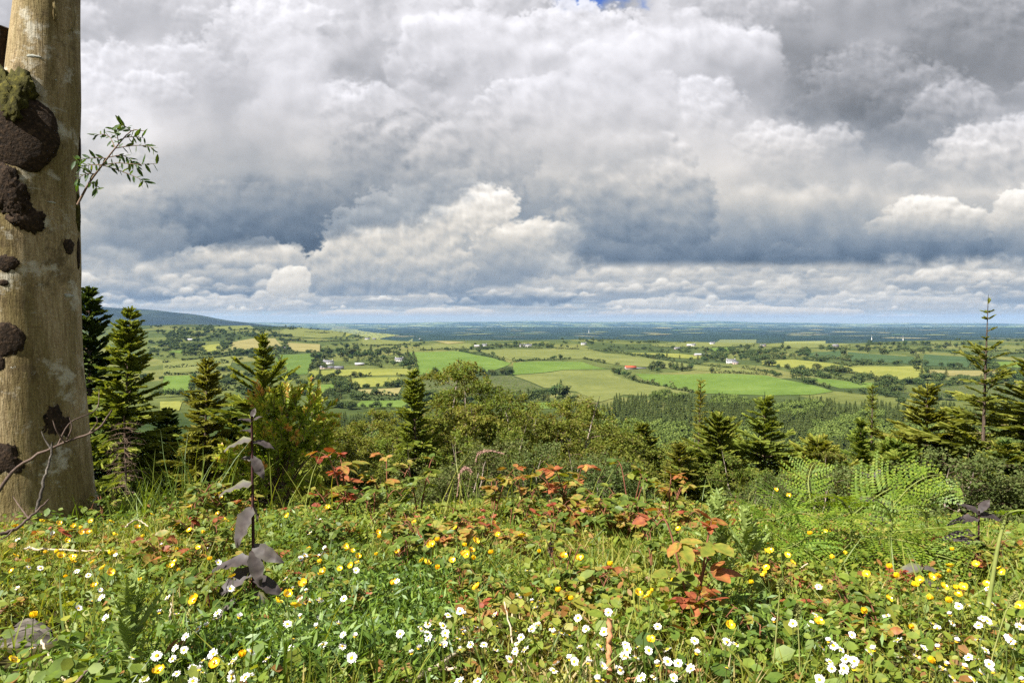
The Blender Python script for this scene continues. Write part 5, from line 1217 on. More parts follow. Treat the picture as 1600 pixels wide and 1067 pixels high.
WHERE=[(60,840,'in the long grass under the grey trunk'),(150,930,'beside the left thistle'),(255,860,'by the low red bramble left of the purple stem'),(60,1010,'by the grey log'),(320,1020,'around the broken grey stake'),(370,890,'under the dark purple leaved plant'),(490,850,'below the spiky green bush'),(490,950,'in front of the feathery green patch'),(440,1030,'at the foot of the feathery green patch'),(600,850,'beside the green bramble mound'),(700,870,'on the right of the green bramble mound'),(700,1000,'in the dry patch beside the pale fallen stick'),(840,940,'between the green mound and the red bramble'),(900,1010,'left of the upright brown stalk'),(1010,1020,'between the brown stalk and the curved red twig'),(1090,900,'near the red bramble in the middle right'),(1180,880,'at the foot of the right thistle'),(1300,850,'under the bracken'),(1300,1000,'below the yellow green bramble on the right'),(1440,900,'beside the small red bramble on the right'),(1530,950,'in the white drift below the hanging dark leaves'),(1480,1030,'in the lower right corner grass'),(1580,920,'under the hanging dark leaves at the right edge')]
def where(px,py): return min(WHERE,key=lambda w:(w[0]-px)**2+(1.5*(w[1]-py))**2)[2]
DPX=[(82,833),(28,843),(240,845),(253,852),(268,853),(326,853),(374,850),(341,879),(364,891),(371,897),(360,920),(144,939),(160,934),(166,965),(63,887),(276,959),(309,983),(291,995),(340,958),(275,1013),(245,1024),(270,1029),(50,1013),(318,1032),(334,1022),(350,1025),(364,1033),(226,1061),(304,1064),(362,1059),(384,1058),
(501,813),(484,833),(413,872),(476,868),(498,869),(506,864),(410,912),(446,904),(502,936),(537,935),(469,936),(477,944),(449,975),(495,979),(470,964),(506,965),(529,975),(537,992),(555,994),(535,1010),(505,1007),(417,1030),(658,982),(668,990),(700,961),(696,989),(692,977),(680,1000),(696,997),(695,1007),(724,990),(735,1007),(756,1007),(719,1015),(774,1015),(777,979),(796,1029),(679,984),
(824,892),(811,930),(842,976),(837,949),(806,987),(820,1015),(809,1005),(866,990),(890,993),(906,1011),(891,1030),(870,1039),(944,987),(938,1010),(941,1040),(980,1015),(997,1011),(993,1028),(1043,1033),(1052,1059),(1080,1045),(1105,1024),(934,1062),(1021,1058),(916,983),
(1279,917),(1267,974),(1279,973),(1295,1002),(1302,1008),(1322,1030),(1335,1033),(1335,1046),(1331,992),(1498,947),(1511,945),(1532,942),(1551,944),(1550,953),(1485,961),(1542,970),(1529,977),(1554,980),(1536,966),(1593,979),(1574,997),(1581,1013),(1540,1016),(1528,1000),(1492,994),(1466,1012),(1432,1025),(1443,1012),(1407,1028),(1473,1048),(1488,1059),(1544,1038),(1521,1062),(1488,973),(1560,930),(1478,1038)]
BPX=[(24,822),(65,815),(92,817),(126,826),(127,832),(142,814),(173,815),(101,787),(214,824),(178,836),(224,839),(237,804),(341,803),(345,777),(296,828),(364,828),(72,864),(94,869),(105,845),(113,877),(145,878),(161,887),(174,866),(111,869),(24,868),(273,877),(281,892),(309,855),(147,915),(102,902),(304,938),(52,965),(19,1032),(247,1048),(335,1036),(377,1026),(364,900),
(512,793),(449,806),(591,832),(555,829),(544,858),(588,868),(482,858),(501,879),(506,895),(475,912),(543,912),(548,884),(558,879),(434,940),(449,929),(462,947),(683,889),(712,825),(683,846),(706,875),(724,866),(745,917),(778,836),
(859,837),(892,938),(872,925),(1060,826),(1168,887),(996,927),(1016,1000),(1099,876),(1198,887),(905,873),(1174,912),(1296,830),(1203,861),(1455,851),(1488,860),(1467,901),(1430,917),(1439,908),(1388,935),(1542,912),(1505,918),(1499,930),(1486,941),(1591,947),(1426,981),(1459,1035),(1567,895),(1298,872),(1212,765),(1232,775)]
rf=np.random.RandomState(51)
for k in range(125):
    c=[(90,880,80,40),(300,1020,70,30),(480,950,70,60),(720,990,80,30),(880,1000,90,40),(1020,1040,80,20),(1300,1010,80,30),(1500,990,80,40),(1540,1030,60,25)][rf.randint(9)]
    DPX.append((c[0]+rf.randn()*c[2],min(1064,c[1]+rf.randn()*c[3])))
for k in range(70):
    c=[(110,850,80,30),(330,850,60,30),(520,880,60,30),(640,860,60,25),(760,850,60,20),(1000,900,80,40),(1480,910,70,30),(1250,880,80,40)][rf.randint(8)]
    BPX.append((c[0]+rf.randn()*c[2],min(1060,c[1]+rf.randn()*c[3])))
DP=[daisy(k,[.065,.08,.095,.12,.085,.075][k],[0,.1,.0,.35,.85,-.15][k],'white daisy in the meadow grass') for k in range(6)]; BP=[buttercup(k,[.11,.15,.19,.13,.17,.16,.12][k],[.5,.7,.4,.6,1.0,1.7,2.3][k],'yellow buttercup in the meadow grass') for k in range(7)]
def place(protos,lst,word,grp,R,SCL):
    done=set()
    for px,py in lst:
        for q in range(12):
            k=R.randint(len(protos)); o,top=protos[k]
            rz=R.rand()*6.28 if R.rand()<.3 else R.randn()*.7; s=R.uniform(.88,1.18)*SCL; Rm=np.array(Euler((0,0,rz)).to_matrix())
            a,b=ray(px,py); off=Rm@top*s; d=np.arange(.7,4.2,.004); f=b*d-(ground(a*d-off[0],d-off[1])+off[2]); i=np.argmax(f<0)
            if f[i]<0 and d[i]<3.3: break
        else: continue
        p=np.array([a*d[i],d[i],b*d[i]])-off; lab=word+' '+where(px,py)
        if k not in done: done.add(k); o.location=p; o.rotation_euler=(0,0,rz); o.scale=(s,s,s); o['label']=lab; o['group']=grp
        else: dup(o,p,(0,0,rz),s,lab,grp)
    for k,(o,_) in enumerate(protos):
        if k not in done:
            for c in list(o.children): bpy.data.objects.remove(c)
            bpy.data.objects.remove(o)
place(DP,DPX,'white daisy','daisies in the meadow',np.random.RandomState(61),.78); place(BP,BPX,'yellow buttercup','buttercups in the meadow',np.random.RandomState(62),.58)
# ================================================================ brambles
BRC=[(0,(.075,.125,.018)),(.30,(.145,.195,.026)),(.48,(.22,.235,.036)),(.62,(.33,.23,.05)),(.78,(.36,.135,.045)),(1,(.27,.06,.035))]
M['bramble']=leafmat('bramble_leaves',BRC,.38,.12,.025,patch=90.); M['cane']=solid('bramble_canes',[(.3,(.12,.04,.03)),(.7,(.22,.10,.05))],40)
def bramble(seed,red,h=.22,canes=3,leafs=1.,tall=0.):
    R=np.random.RandomState(seed); o=empty('bramble',(0,0,-50),'low bramble with toothed leaves in the meadow','bramble'); g=Geo();gl=Geo(); B=[];D=[];U=[];S=[];A=[]
    for c in range(canes):
        a=R.rand()*6.28; L=h*(.8+.6*R.rand()); d=np.array([math.cos(a),math.sin(a),0])*(.75-.6*tall)
        P=curve([(0,0,-.01),d*L*.35+[0,0,L*.55],d*L*.8+[0,0,L*(.85+.3*R.rand())],d*L*1.15+[0,0,L*(.72+.6*tall)]],14); tube(g,P,np.linspace(.0026,.0012,14),5)
        n=max(4,int(L/.036)); 
        for k in range(n):
            u=.22+.78*(k+.5)/n; q=np.array([np.interp(u*13,np.arange(14),P[:,i]) for i in range(3)]); aa=k*2.4+R.randn()*.4
            pd=norm(np.array([math.cos(aa),math.sin(aa),.35+.4*R.rand()])); pl=.018+.022*R.rand(); e=q+pd*pl; tube(g,[q,q+pd*pl*.5+[0,0,.003],e],[.0011,.0009,.0008],4)
            tip=max(0,(u-.55)/.45); sz=leafs*(.041-.015*tip)*(.75+.5*R.rand()); base=np.clip(red*.75*(.35+.65*tip)+.16*R.randn()+.12+.25*red,0,1)
            nl=5 if R.rand()<.4 else 3; droop=-.25*R.rand()
            for m_ in range(nl):
                an=(m_-(nl-1)/2)*(1.05 if nl==3 else .68); h2=norm(np.array([pd[0],pd[1],0])); s2=np.array([-h2[1],h2[0],0]); dd=norm(h2*math.cos(an)+s2*math.sin(an)+np.array([0,0,droop+.25*R.randn()+.5*tip]))
                B.append(e);D.append(dd);U.append(norm(np.array([0,0,1.])+.35*R.randn(3)-.25*dd+[0,-.1,0]));S.append(sz*(1. if m_==(nl-1)/2 else .82));A.append(np.clip(base+.05*R.randn(),0,1))
    S=np.array(S); scatter(gl,LEAFV,LEAFF,frames(np.array(D),np.array(U)),np.array(B),np.stack([S*.95,S,S],-1),np.array(A),VEIN+.05*np.array([RNG.randn() for _ in VEIN])); g.obj('cane',M['cane'],o); gl.obj('leaves',M['bramble'],o,True); return o
BR={}
for kind,red in (('g',.0),('y',.30),('o',.62),('r',1.)):
    BR[kind]=[bramble(hash((kind,q))%1000 if False else 100*ord(kind)+q,red,[.075,.10,.125][q],[3,4,3][q],[1.,.95,1.1][q],[0,.2,.5][q]) for q in range(3)]
usedb=set()
def br(kind,q,px,py,label,s=1.,tilt=0.,rz=None):
    s*=.66 if py>915 else (.85 if py>860 else 1.); p=hit(px,py); o=BR[kind][q]; rz=RND.random()*6.28 if rz is None else rz
    grp='brambles in the meadow'
    if o.name not in usedb: usedb.add(o.name); o.location=p; o.rotation_euler=(tilt,0,rz); o.scale=(s,s,s); o['label']=label; o['group']=grp; return o
    return dup(o,p,(tilt,0,rz),s,label,grp)
for a in (('y',2,655,815,'yellow green bramble shoot on the brow right of the orange tipped one',1.2),('o',2,770,815,'orange bramble shoot on the brow behind the grass heads',1.1),('o',2,870,818,'bronze bramble shoot on the brow left of the wine red one',1.15),('y',2,985,820,'yellow green bramble shoot on the brow beside the slim leafy stem',1.15),('o',2,1045,822,'reddish bramble shoot on the brow left of the tall thistle',1.1),('r',2,890,815,'small red bramble shoot topping the bronze ones on the brow',1.1),('r',2,545,812,'upright red bramble shoot right of the spiky bush',1.25),('r',1,520,815,'red bramble at the right foot of the spiky bush',1.0),('o',2,605,812,'orange tipped bramble shoot right of the upright red one',1.2),('g',1,585,825,'dark green bramble below the upright red shoot',1.0),
('o',1,925,835,'bronze red bramble on the brow in the middle',1.05),('r',0,905,832,'wine red bramble under the bronze one on the brow',1.0),('o',2,820,815,'yellow tipped bramble shoot left of the bronze one on the brow',1.0),('g',1,960,845,'green bramble right of the bronze one on the brow',1.0),
('r',2,1085,985,'tall red bramble in the middle right, reddest of all',1.5),('r',1,1100,990,'dark red bramble touching the tall red one in the middle right',1.2),('r',1,1395,935,'small red bramble beneath the bracken',.75),('r',0,262,892,'low red bramble left of the dark purple stem',.95),('o',0,285,900,'low orange bramble left of the dark purple stem',.85),
('o',0,110,865,'flat reddish bramble in front of the grey trunk',.8),('r',0,65,858,'flat dark red bramble before the left foot of the trunk',.7),('o',1,330,815,'orange edged bramble left of the spiky bush',.9),('y',1,300,822,'yellow green bramble left of the spiky bush',.9),('o',0,370,810,'reddish bramble under the spiky bush',.8),
('g',1,640,905,'green bramble mound in the middle, left plant',1.0),('y',1,670,895,'yellow green bramble in the middle of the green mound',1.0),('g',0,600,930,'big leaved green bramble at the front of the mound',1.15),('y',0,720,885,'yellow green bramble on the right of the mound',1.0),('o',0,660,870,'orange leaved bramble on top of the mound',.9),('y',1,620,880,'yellow green bramble at the back of the mound',.9),('o',1,700,860,'orange brown bramble behind the mound',.8),
('y',2,880,930,'yellow bramble left of the tall red one',.9),('y',0,915,935,'low yellow bramble left of the tall red one',1.0),('o',0,950,925,'low orange bramble left of the tall red one',.95),('y',1,860,900,'yellow green bramble in the centre of the meadow',.9),('g',0,930,960,'green bramble in front of the low orange one',1.0),('y',0,800,880,'yellow leaved bramble right of the green mound',.9),('o',0,770,860,'reddish bramble on the brow right of the grass heads',.85),
('o',0,1060,835,'reddish bramble on the brow left of the right thistle',.9),('g',1,1010,850,'green bramble behind the tall red one',1.0),('g',0,1050,870,'broad leaved green bramble behind the tall red one',1.0),('y',1,1340,985,'yellow green bramble under the bracken',.9),('y',0,1320,965,'low yellow bramble left of the one under the bracken',.9),('g',0,1380,1000,'green bramble in front of the small red one',1.0),('y',0,1345,1015,'broad yellow leaved bramble low under the bracken',.9),
('g',0,1130,1010,'dark green bramble at the foot of the tall red one',1.0),('g',1,1190,1030,'dark green bramble low in front of the right thistle',.9),('y',0,1560,960,'yellow green bramble at the right edge of the meadow',.7),('o',0,1250,940,'brownish bramble below the left bracken fronds',.7),('g',0,200,905,'green bramble behind the left thistle',.9),('g',1,330,960,'green bramble behind the broken grey stake',.8),('y',0,480,900,'yellow green bramble in front of the spiky bush',.7),('o',0,420,905,'reddish bramble beside the dark purple stem',.8),('r',0,740,835,'wine red bramble under the left grass head',.7),('o',0,845,835,'orange bramble on the brow in the middle',.8),('g',0,525,945,'green bramble left of the mound',.8),('r',0,1000,830,'small wine red bramble on the brow',.7),('y',0,1180,860,'yellow green bramble left of the bracken',.8)): br(*a)
rb=np.random.RandomState(71)
for q in range(70):
    py=rb.uniform(812,985); px=rb.uniform(20,1590); kind='yyoyyoog'[rb.randint(8)]
    br(kind,0 if rb.rand()<.7 else 1,px,py,{'y':'low yellow green bramble among the meadow flowers','o':'low orange tinged bramble among the meadow flowers','g':'low green bramble among the meadow flowers'}[kind],rb.uniform(.55,.85))
# ================================================================ dark purple stemmed plants
M['purple']=leafmat('purple_leaves',[(0,(.036,.028,.030)),(.5,(.078,.064,.066)),(.85,(.115,.105,.100)),(1,(.12,.125,.04))],.2,0,.02,.55,patch=70.); M['pstem']=solid('purple_stems',[(.3,(.03,.012,.014)),(.7,(.075,.03,.03))],60)
BIG=LEAFV.copy(); BIG[:,2]-=.30*BIG[:,1]**2; BIG[:,0]*=1.05; BIG[:,2]+=.035*np.random.RandomState(3).randn(27)
def purple(px,py,pt,label,leaves,d=None,curve_=0.):
    p=hit(px,py) if d is None else at(px,py,d); d=p[1]; k=d/FPX; H=(py-pt)*k; o=empty('purple_plant',p,label,'wild plant'); g=Geo(); tube(g,curve([(0,0,-.03),(curve_*.3,0,H*.5),(curve_,0,H)],12),np.linspace(.0042,.002,12),7); g.obj('stem',M['pstem'],o,True); gl=Geo(); B=[];D=[];U=[];S=[];A=[]
    for fz,dx,dy,dz,s,uy,a in leaves:
        B.append((curve_*fz**1.5,0,H*fz)); D.append(norm(np.array([dx,dy,dz],float))); U.append(norm(np.array([.2*RNG.randn(),uy,.7]))); S.append(s*k); A.append(a)
    S=np.array(S); scatter(gl,BIG,LEAFF,frames(np.array(D),np.array(U)),np.array(B,float),np.stack([S*.56,S*.80,S],-1),np.array(A),VEIN*2.2); gl.obj('leaves',M['purple'],o,True); return o
purple(397,965,645,'tall dark purple stemmed plant with grey purple leaves before the spiky bush',[(.97,.4,-.3,.6,24,-.3,.3),(.97,-.6,-.1,.5,24,-.2,.3),(.99,.1,.3,1,22,-.5,.5),(.92,-.8,.2,.5,26,-.2,.25),(.88,-1,-.2,.1,52,-.3,.95),(.87,1,.1,.12,40,-.3,.4),(.80,.55,-.4,-.5,44,-.7,.6),(.78,-.5,.3,.3,36,-.5,.7),(.66,-1,-.15,.15,62,-.3,.9),(.55,-.5,-.5,-.75,74,-.9,.65),(.54,.2,.5,-.3,40,-.8,.5),(.36,.75,-.45,-.2,60,-1.2,.72),(.34,.35,-.6,-.7,62,-1.,.6),(.28,-1,-.2,.25,74,-.3,.35),(.24,-.8,-.4,-.25,78,-.6,.4),(.20,.9,-.3,-.15,60,-.4,.3),(.14,.6,-.5,-.5,50,-.5,1.),(.12,-.5,.4,-.4,44,-.5,.4)])
purple(1364,880,742,'short dark purple plant peeping above the bracken',[(.98,.4,0,.9,22,-.4,.2),(.95,-.6,0,.8,24,-.4,.2),(.72,-1,-.2,.25,46,-.3,.15),(.70,1,-.1,.2,44,-.3,.2),(.55,.8,-.3,-.1,46,-.4,.15),(.5,-.9,-.2,-.1,48,-.4,.2),(.3,.5,.3,.1,40,-.4,.3)],d=2.55)
purple(1527,935,795,'dark purple plant with big hanging leaves near the right edge',[(.98,.5,0,.8,34,-.4,.3),(.96,-.6,0,.7,36,-.4,.25),(.93,1,-.1,.3,44,-.3,.2),(.9,-1,.1,.2,50,-.3,.25),(.66,-.55,-.35,.35,72,-.6,.45),(.62,.4,-.4,-.9,100,-1,.65),(.5,-.6,-.5,-.4,86,-.9,.6),(.45,.3,-.3,-.8,70,-1,.4),(.3,-.9,-.2,.1,60,-.4,.95)],d=1.85)
purple(1440,930,880,'small brown leaved plant between the bracken and the hanging leaves',[(.9,-1,-.2,.1,50,-.4,1.),(.85,1,0,.2,34,-.4,.9),(.5,.6,-.4,-.1,36,-.4,.5)])
# ================================================================ spiky bush
M['gorse']=leafmat('spiky_shoots',[(0,(.07,.115,.015)),(.45,(.21,.30,.032)),(.75,(.36,.42,.05)),(.93,(.50,.49,.085)),(1,(.55,.30,.10))],.5,0,.02,.5)
p=at(438,800,3.3); p[2]=float(ground(p[0],p[1])); o=empty('gorse_bush',p,'bright green spiky bush with orange tips behind the purple stemmed plant','bush'); k=3.3/FPX; R=np.random.RandomState(44)
g=Geo(); gs=Geo(); B=[];D=[];S=[];A=[]; base=np.array([0,0,.0]); Ht=(at(438,648,3.3)-p)[2]
blobs=[(-.02,0,.30,.24,.30),(.08,.02,.55,.17,.22),(-.10,0,.48,.15,.2),(.13,0,.66,.12,.12),(.0,0,.68,.13,.12),(-.14,.03,.25,.16,.2),(.16,.05,.40,.12,.18)]
for q in range(170):
    c=blobs[R.randint(7)]; d=norm(R.randn(3)+[0,-.15,.35]); f=R.rand()**.45; e=np.array([c[0]*.85,c[1],c[2]*Ht/.72])+d*np.array([c[3]*.78,c[3],c[4]*Ht/.72])*f
    if e[2]<.02: continue
    L=.09+.08*R.rand(); sd=norm(d+.45*R.randn(3)+[0,0,.45]); s=np.linspace(0,1,5)[:,None]; P=e+sd*s*L; tube(gs,P,[.0022,.002,.0018,.0014,.001],4,a=.2,cap=False)
    if q%9==0: tube(gs,curve([(0,0,0),(e[0]*.4,e[1]*.4,e[2]*.6),e],6),[.008,.006,.005,.004,.003,.002],5,a=0,cap=False)
    n=46; u=R.rand(n); a=R.rand(n)*6.28; s1=norm(np.cross(sd,[.3,.2,1.])); s2=np.cross(s1,sd); out=s1*np.cos(a)[:,None]+s2*np.sin(a)[:,None]
    B.append(e+sd*u[:,None]*L);D.append(norm(out+sd*(.5+.7*u[:,None])));S.append((.024+.014*R.rand(n))*(1.1-.45*u)); orange=(R.rand()<.045)*.8
    A.append(np.clip(.24+.42*u+.34*f**2+.13*R.randn(n)+orange*(u>.5),0,1))
B=np.concatenate(B);D=np.concatenate(D);S=np.concatenate(S);A=np.concatenate(A)
scatter(g,NQ*np.array([1,1,.6]),LQF,frames(D,rdir(len(B))),B,np.stack([np.full(len(B),.0085),S,S],-1),A)
g.obj('shoots',M['gorse'],o); gs.obj('stems',M['twig'],o)
# ================================================================ bracken
M['fern']=leafmat('bracken_fronds',[(0,(.055,.12,.010)),(.5,(.15,.245,.020)),(.85,(.26,.34,.034)),(1,(.36,.36,.07))],.5,.15,.02); M['fstem']=solid('bracken_stalks',[(.3,(.13,.17,.04)),(.7,(.22,.24,.07))],40)
def frond(g,gs,P,w,R,curl=0.):
    n=len(P); Lc=np.linspace(0,1,n); T=norm(np.gradient(P,axis=0)); tube(gs,P,np.linspace(.0022,.0006,n),5)
    NP=12; RO=.45*R.randn()
    for k in range(NP):
        u=.12+.86*k/NP; c=np.array([np.interp(u,Lc,P[:,i]) for i in range(3)]); t=norm(np.array([np.interp(u,Lc,T[:,i]) for i in range(3)])); sd=norm(np.cross(t,[0,-.62+RO,.8])); up=np.cross(sd,t); l=w*math.sin(PI*min(1,.30+u*.72))**1.1*(.95+.35*R.rand())
        for sg in (-1,1):
            d=norm(sd*sg+t*.42+up*(.16*R.randn())); m_=max(4,int(l/.0066)); v=np.linspace(0,1,m_); line=c+d*v[:,None]*l+up*((-.34+.3*R.rand())*l)*(v**2)[:,None]+t*(.34*l*(v**2))[:,None]
            pn=norm(np.cross(d,t)*sg); q=np.repeat(line[1:],2,0); sg2=np.tile([-1.,1.],m_-1)[:,None]; sz=np.repeat(.30*l*(1-.80*v[1:])+.004,2)*.66; dirs=norm(t*sg2+d*.55+up*.06*R.randn(len(q),1))
            scatter(g,DIAM*np.array([1,1,.6])+np.array([0,.5,0]),LQF,frames(dirs,np.tile(up,(len(q),1))),q,np.stack([np.full(len(q),.0088),sz,sz],-1),np.clip(.25+.35*v.mean()+.16*R.randn(len(q))+.25*u,0,1))
def bracken(px,py,label,stalk,fr,d=None):
    p=hit(px,py) if d is None else at(px,py,d); R=np.random.RandomState(int(px)); o=empty('bracken',p,label,'fern','bracken ferns on the right'); dd=p[1]; k=dd/FPX; gs=Geo(); tube(gs,curve([(0,0,-.05)]+[(x*k,yd,z*k) for x,yd,z in stalk],10),np.linspace(.0036,.0022,10),6); gs.obj('stalk',M['fstem'],o,True)
    for pts,w in fr:
        g=Geo(); s_=Geo(); P=curve([(x*k,yd,z*k) for x,yd,z in pts],18); frond(g,s_,P,w*.84*k,R); f_=g.obj('frond',M['fern'],o); s_.obj('rib',M['fstem'],f_)
bracken(1262,885,'left bracken with long fronds reaching up to the left',[(0,0,60),(4,0,100)],[([(2,0,70),(-30,-.03,96),(-64,-.06,118),(-100,-.08,126)],62),([(4,0,100),(12,.05,128),(26,.08,150),(44,.1,156)],44),([(2,0,60),(40,.0,76),(80,.02,84),(112,.03,74)],52),([(2,0,50),(-46,-.12,60),(-100,-.18,54)],52)])
bracken(1330,895,'middle bracken with flat spreading fronds',[(0,0,50),(-2,0,104)],[([(-2,0,90),(28,-.02,122),(62,-.02,140),(100,-.02,138)],58),([(-2,0,96),(-30,-.05,122),(-64,-.08,136),(-96,-.1,128)],52),([(0,0,60),(50,-.1,70),(104,-.15,58)],56),([(0,0,50),(-50,-.12,58),(-100,-.18,44)],50)])
bracken(1392,900,'right bracken with an upright frond over the others',[(0,0,60),(0,0,120)],[([(0,0,110),(26,0,140),(54,0,158),(84,0,162)],40),([(0,0,90),(-30,-.05,122),(-62,-.08,138),(-90,-.1,136)],46),([(0,0,70),(44,-.08,92),(90,-.1,98)],48),([(0,0,50),(44,-.1,52),(92,-.12,36)],50)])
bracken(1448,890,'slender young bracken with a bare upright stalk',[(-2,0,80),(-4,0,140)],[([(-4,0,110),(24,-.02,126),(42,-.03,128)],22),([(-3,0,90),(-36,-.05,110),(-70,-.06,104)],34),([(-4,0,140),(-6,.02,152),(-2,.03,160)],14),([(-4,0,100),(30,.03,120),(40,.04,132)],18)])
bracken(1205,880,'smallest bracken beside the right thistle',[(0,0,40),(0,0,70)],[([(0,0,70),(-30,-.04,74),(-66,-.06,50)],46),([(0,0,68),(40,-.02,84),(86,-.04,70)],46),([(0,0,50),(30,-.1,40),(70,-.12,10)],50)])
bracken(1545,900,'close bracken arching out of the right side of the photo',[(14,0,50),(26,0,96)],[([(26,0,94),(20,-.02,108),(40,-.03,112),(100,-.05,100)],24)],d=1.1)
# ================================================================ thistles
M['thistle']=leafmat('thistle_leaves',[(0,(.15,.215,.06)),(.6,(.25,.32,.085)),(1,(.36,.40,.15))],.35,0,.02); M['tstem']=solid('thistle_stems',[(.3,(.13,.18,.05)),(.7,(.20,.25,.09))],60)
def thistle(px,py,pt,label,n,w,seed,e0=46,e1=32):
    R=np.random.RandomState(seed); p=hit(px,py); k=p[1]/FPX; H=(py-pt)*k; o=empty('thistle',p,label,'thistle','thistles in the meadow'); g=Geo(); tube(g,curve([(0,0,-.02),(.004,0,H*.4),(-.003,0,H*.86)],9),np.linspace(.0048,.003,9),8); g.obj('stem',M['tstem'],o,True)
    g=Geo()
    for q in range(n):
        f=.22+.68*(q/n)**.9; a=q*2.4+R.randn()*.2; L=w*k*(1.15-.55*f)*(.8+.4*R.rand()); el_=math.radians(e0+e1*f+R.randn()*6); d=np.array([math.cos(a)*math.cos(el_),math.sin(a)*math.cos(el_),math.sin(el_)]); m_=9
        s=np.linspace(0,1,m_)[:,None]; P=np.array([0,0,H*f*.92])+d*s*L+np.array([0,0,-.10*L])*s*s; t=norm(np.gradient(P,axis=0)); sd=norm(np.cross(t,[0,0,1.])+1e-6); up=np.cross(sd,t)
        rib=[];wd=.095*L*np.sin(PI*(s[:,0]*.9+.08))
        V=np.concatenate([P-sd*wd[:,None]+up*wd[:,None]*.3,P,P+sd*wd[:,None]+up*wd[:,None]*.3]); i=np.arange(m_-1); F=np.concatenate([np.stack([i,i+m_,i+m_+1,i+1],-1),np.stack([i+m_,i+2*m_,i+2*m_+1,i+m_+1],-1)]); va=R.rand()*.6; g.add(V,F,va)
        for sg in (-1,1):
            b=P+sd*sg*wd[:,None]*.8; b=np.repeat(b[:-1],2,0)+R.randn(2*(m_-1),3)*.001; nn=len(b); dr=norm(sd[0]*sg+t[0]*.6+up[0]*R.uniform(-.5,.9,(nn,1))); sz=(.16*L)*(.5+.6*R.rand(nn)); scatter(g,NQ*np.array([1,1,.3]),LQF,frames(dr,rdir(nn)),b,np.stack([sz*.38,sz,sz],-1),np.clip(va+.3*R.rand(nn),0,1))
    g.obj('leaves',M['thistle'],o)
thistle(1122,960,765,'tall pale green thistle on the brow right of the middle',34,66,3)
thistle(205,1075,905,'pale green thistle at the lower left, its arms raised',13,105,5,60,20)
thistle(1165,905,800,'lower pale thistle leaning against the left bracken',16,60,7)
# ================================================================ grass heads, stalks, sticks, log
M['ghead']=solid('pinkish_grass_heads',[(.3,(.28,.15,.13)),(.7,(.46,.30,.25))],200,bump=.001); M['gstalk']=solid('grass_stalks',[(.3,(.16,.19,.05)),(.7,(.26,.26,.09))],40); M['deadwood']=solid('weathered_wood',[(.30,(.035,.03,.027)),(.50,(.085,.074,.064)),(.74,(.23,.205,.18))],45,bump=.006,mscale=(.25,1,1)); M['redstalk']=solid('reddish_dry_stalk',[(.3,(.30,.13,.06)),(.7,(.42,.22,.11))],50); M['palestick']=solid('pale_dry_stick',[(.3,(.34,.27,.18)),(.7,(.52,.44,.33))],50)
M['darktwig']=solid('dark_dead_twigs',[(.3,(.05,.035,.03)),(.6,(.12,.085,.07)),(.8,(.26,.21,.18))],35,bump=.001)
def ghead(pts,hd,label,fat,d,mat_='ghead'):
    P=[at(x,y,d) for x,y in pts]; b=hit(pts[0][0],pts[0][1]); P0=P[0].copy(); o=empty('grass_stalk',P0,label,'grass stalk','seeding grass stalks'); g=Geo(); C=curve([p-P0 for p in P],16); C[0]-=[0,0,.02]; tube(g,C,np.linspace(.0013,.0007,16),5); g.obj('stalk',M['gstalk'],o)
    H=curve([at(x,y,d)-P0 for x,y in hd],14); g=Geo(); R=np.random.RandomState(abs(int(pts[0][0]))); n=240; u=R.rand(n); c=np.stack([np.interp(u*13,np.arange(14),H[:,i]) for i in range(3)],-1); w=fat*np.sin(PI*np.clip(u*.9+.07,0,1)); t=norm(np.stack([np.interp(u*13,np.arange(14),np.gradient(H[:,i])) for i in range(3)],-1)); dr=norm(R.randn(n,3)*.8+t); scatter(g,DIAM+np.array([0,.5,0]),LQF,frames(dr,rdir(n)),c,np.stack([np.full(n,.003),w*1.3+.003,w],-1)); tube(g,H,.0012,5); g.obj('seed_head',M[mat_],o)
ghead([(744,850),(745,790),(744,735),(743,722)],[(743,722),(748,708),(765,704),(788,709)],'grass stalk with a long drooping pink head turned right',.0060,2.5)
ghead([(722,850),(728,790),(735,745),(738,738)],[(738,738),(728,732),(719,740),(714,775)],'grass stalk with a drooping pink head turned left',.0055,2.55)
ghead([(718,800),(719,770),(721,745),(722,735)],[(722,735),(726,730),(734,734),(736,742)],'short grass stalk with a small pink head between two larger ones',.005,2.6)
ghead([(1205,1075),(1212,1000),(1218,930),(1219,925)],[(1219,925),(1220,918),(1220,912),(1221,905)],'tall green grass stalk left in the lower right meadow',.0035,.98,'gstalk')
ghead([(1250,1075),(1249,1020),(1247,975),(1247,968)],[(1247,968),(1246,960),(1246,952),(1246,945)],'grass stalk with a pale spike in the lower right meadow',.004,1.0,'gstalk')
ghead([(1540,1075),(1552,1020),(1570,960),(1575,950)],[(1575,950),(1580,942),(1584,935),(1588,925)],'leaning grass stalk at the lower right corner',.004,1.0,'gstalk')
ghead([(858,1000),(858,940),(860,880),(860,870)],[(860,870),(860,862),(860,855),(860,848)],'dark seeded plantain stalk in the centre of the meadow',.005,1.5,'darktwig')
ghead([(1155,880),(1160,830),(1168,790),(1170,780)],[(1170,780),(1173,772),(1176,768),(1180,760)],'green grass stalk rising beside the tall thistle',.0035,2.2,'gstalk')
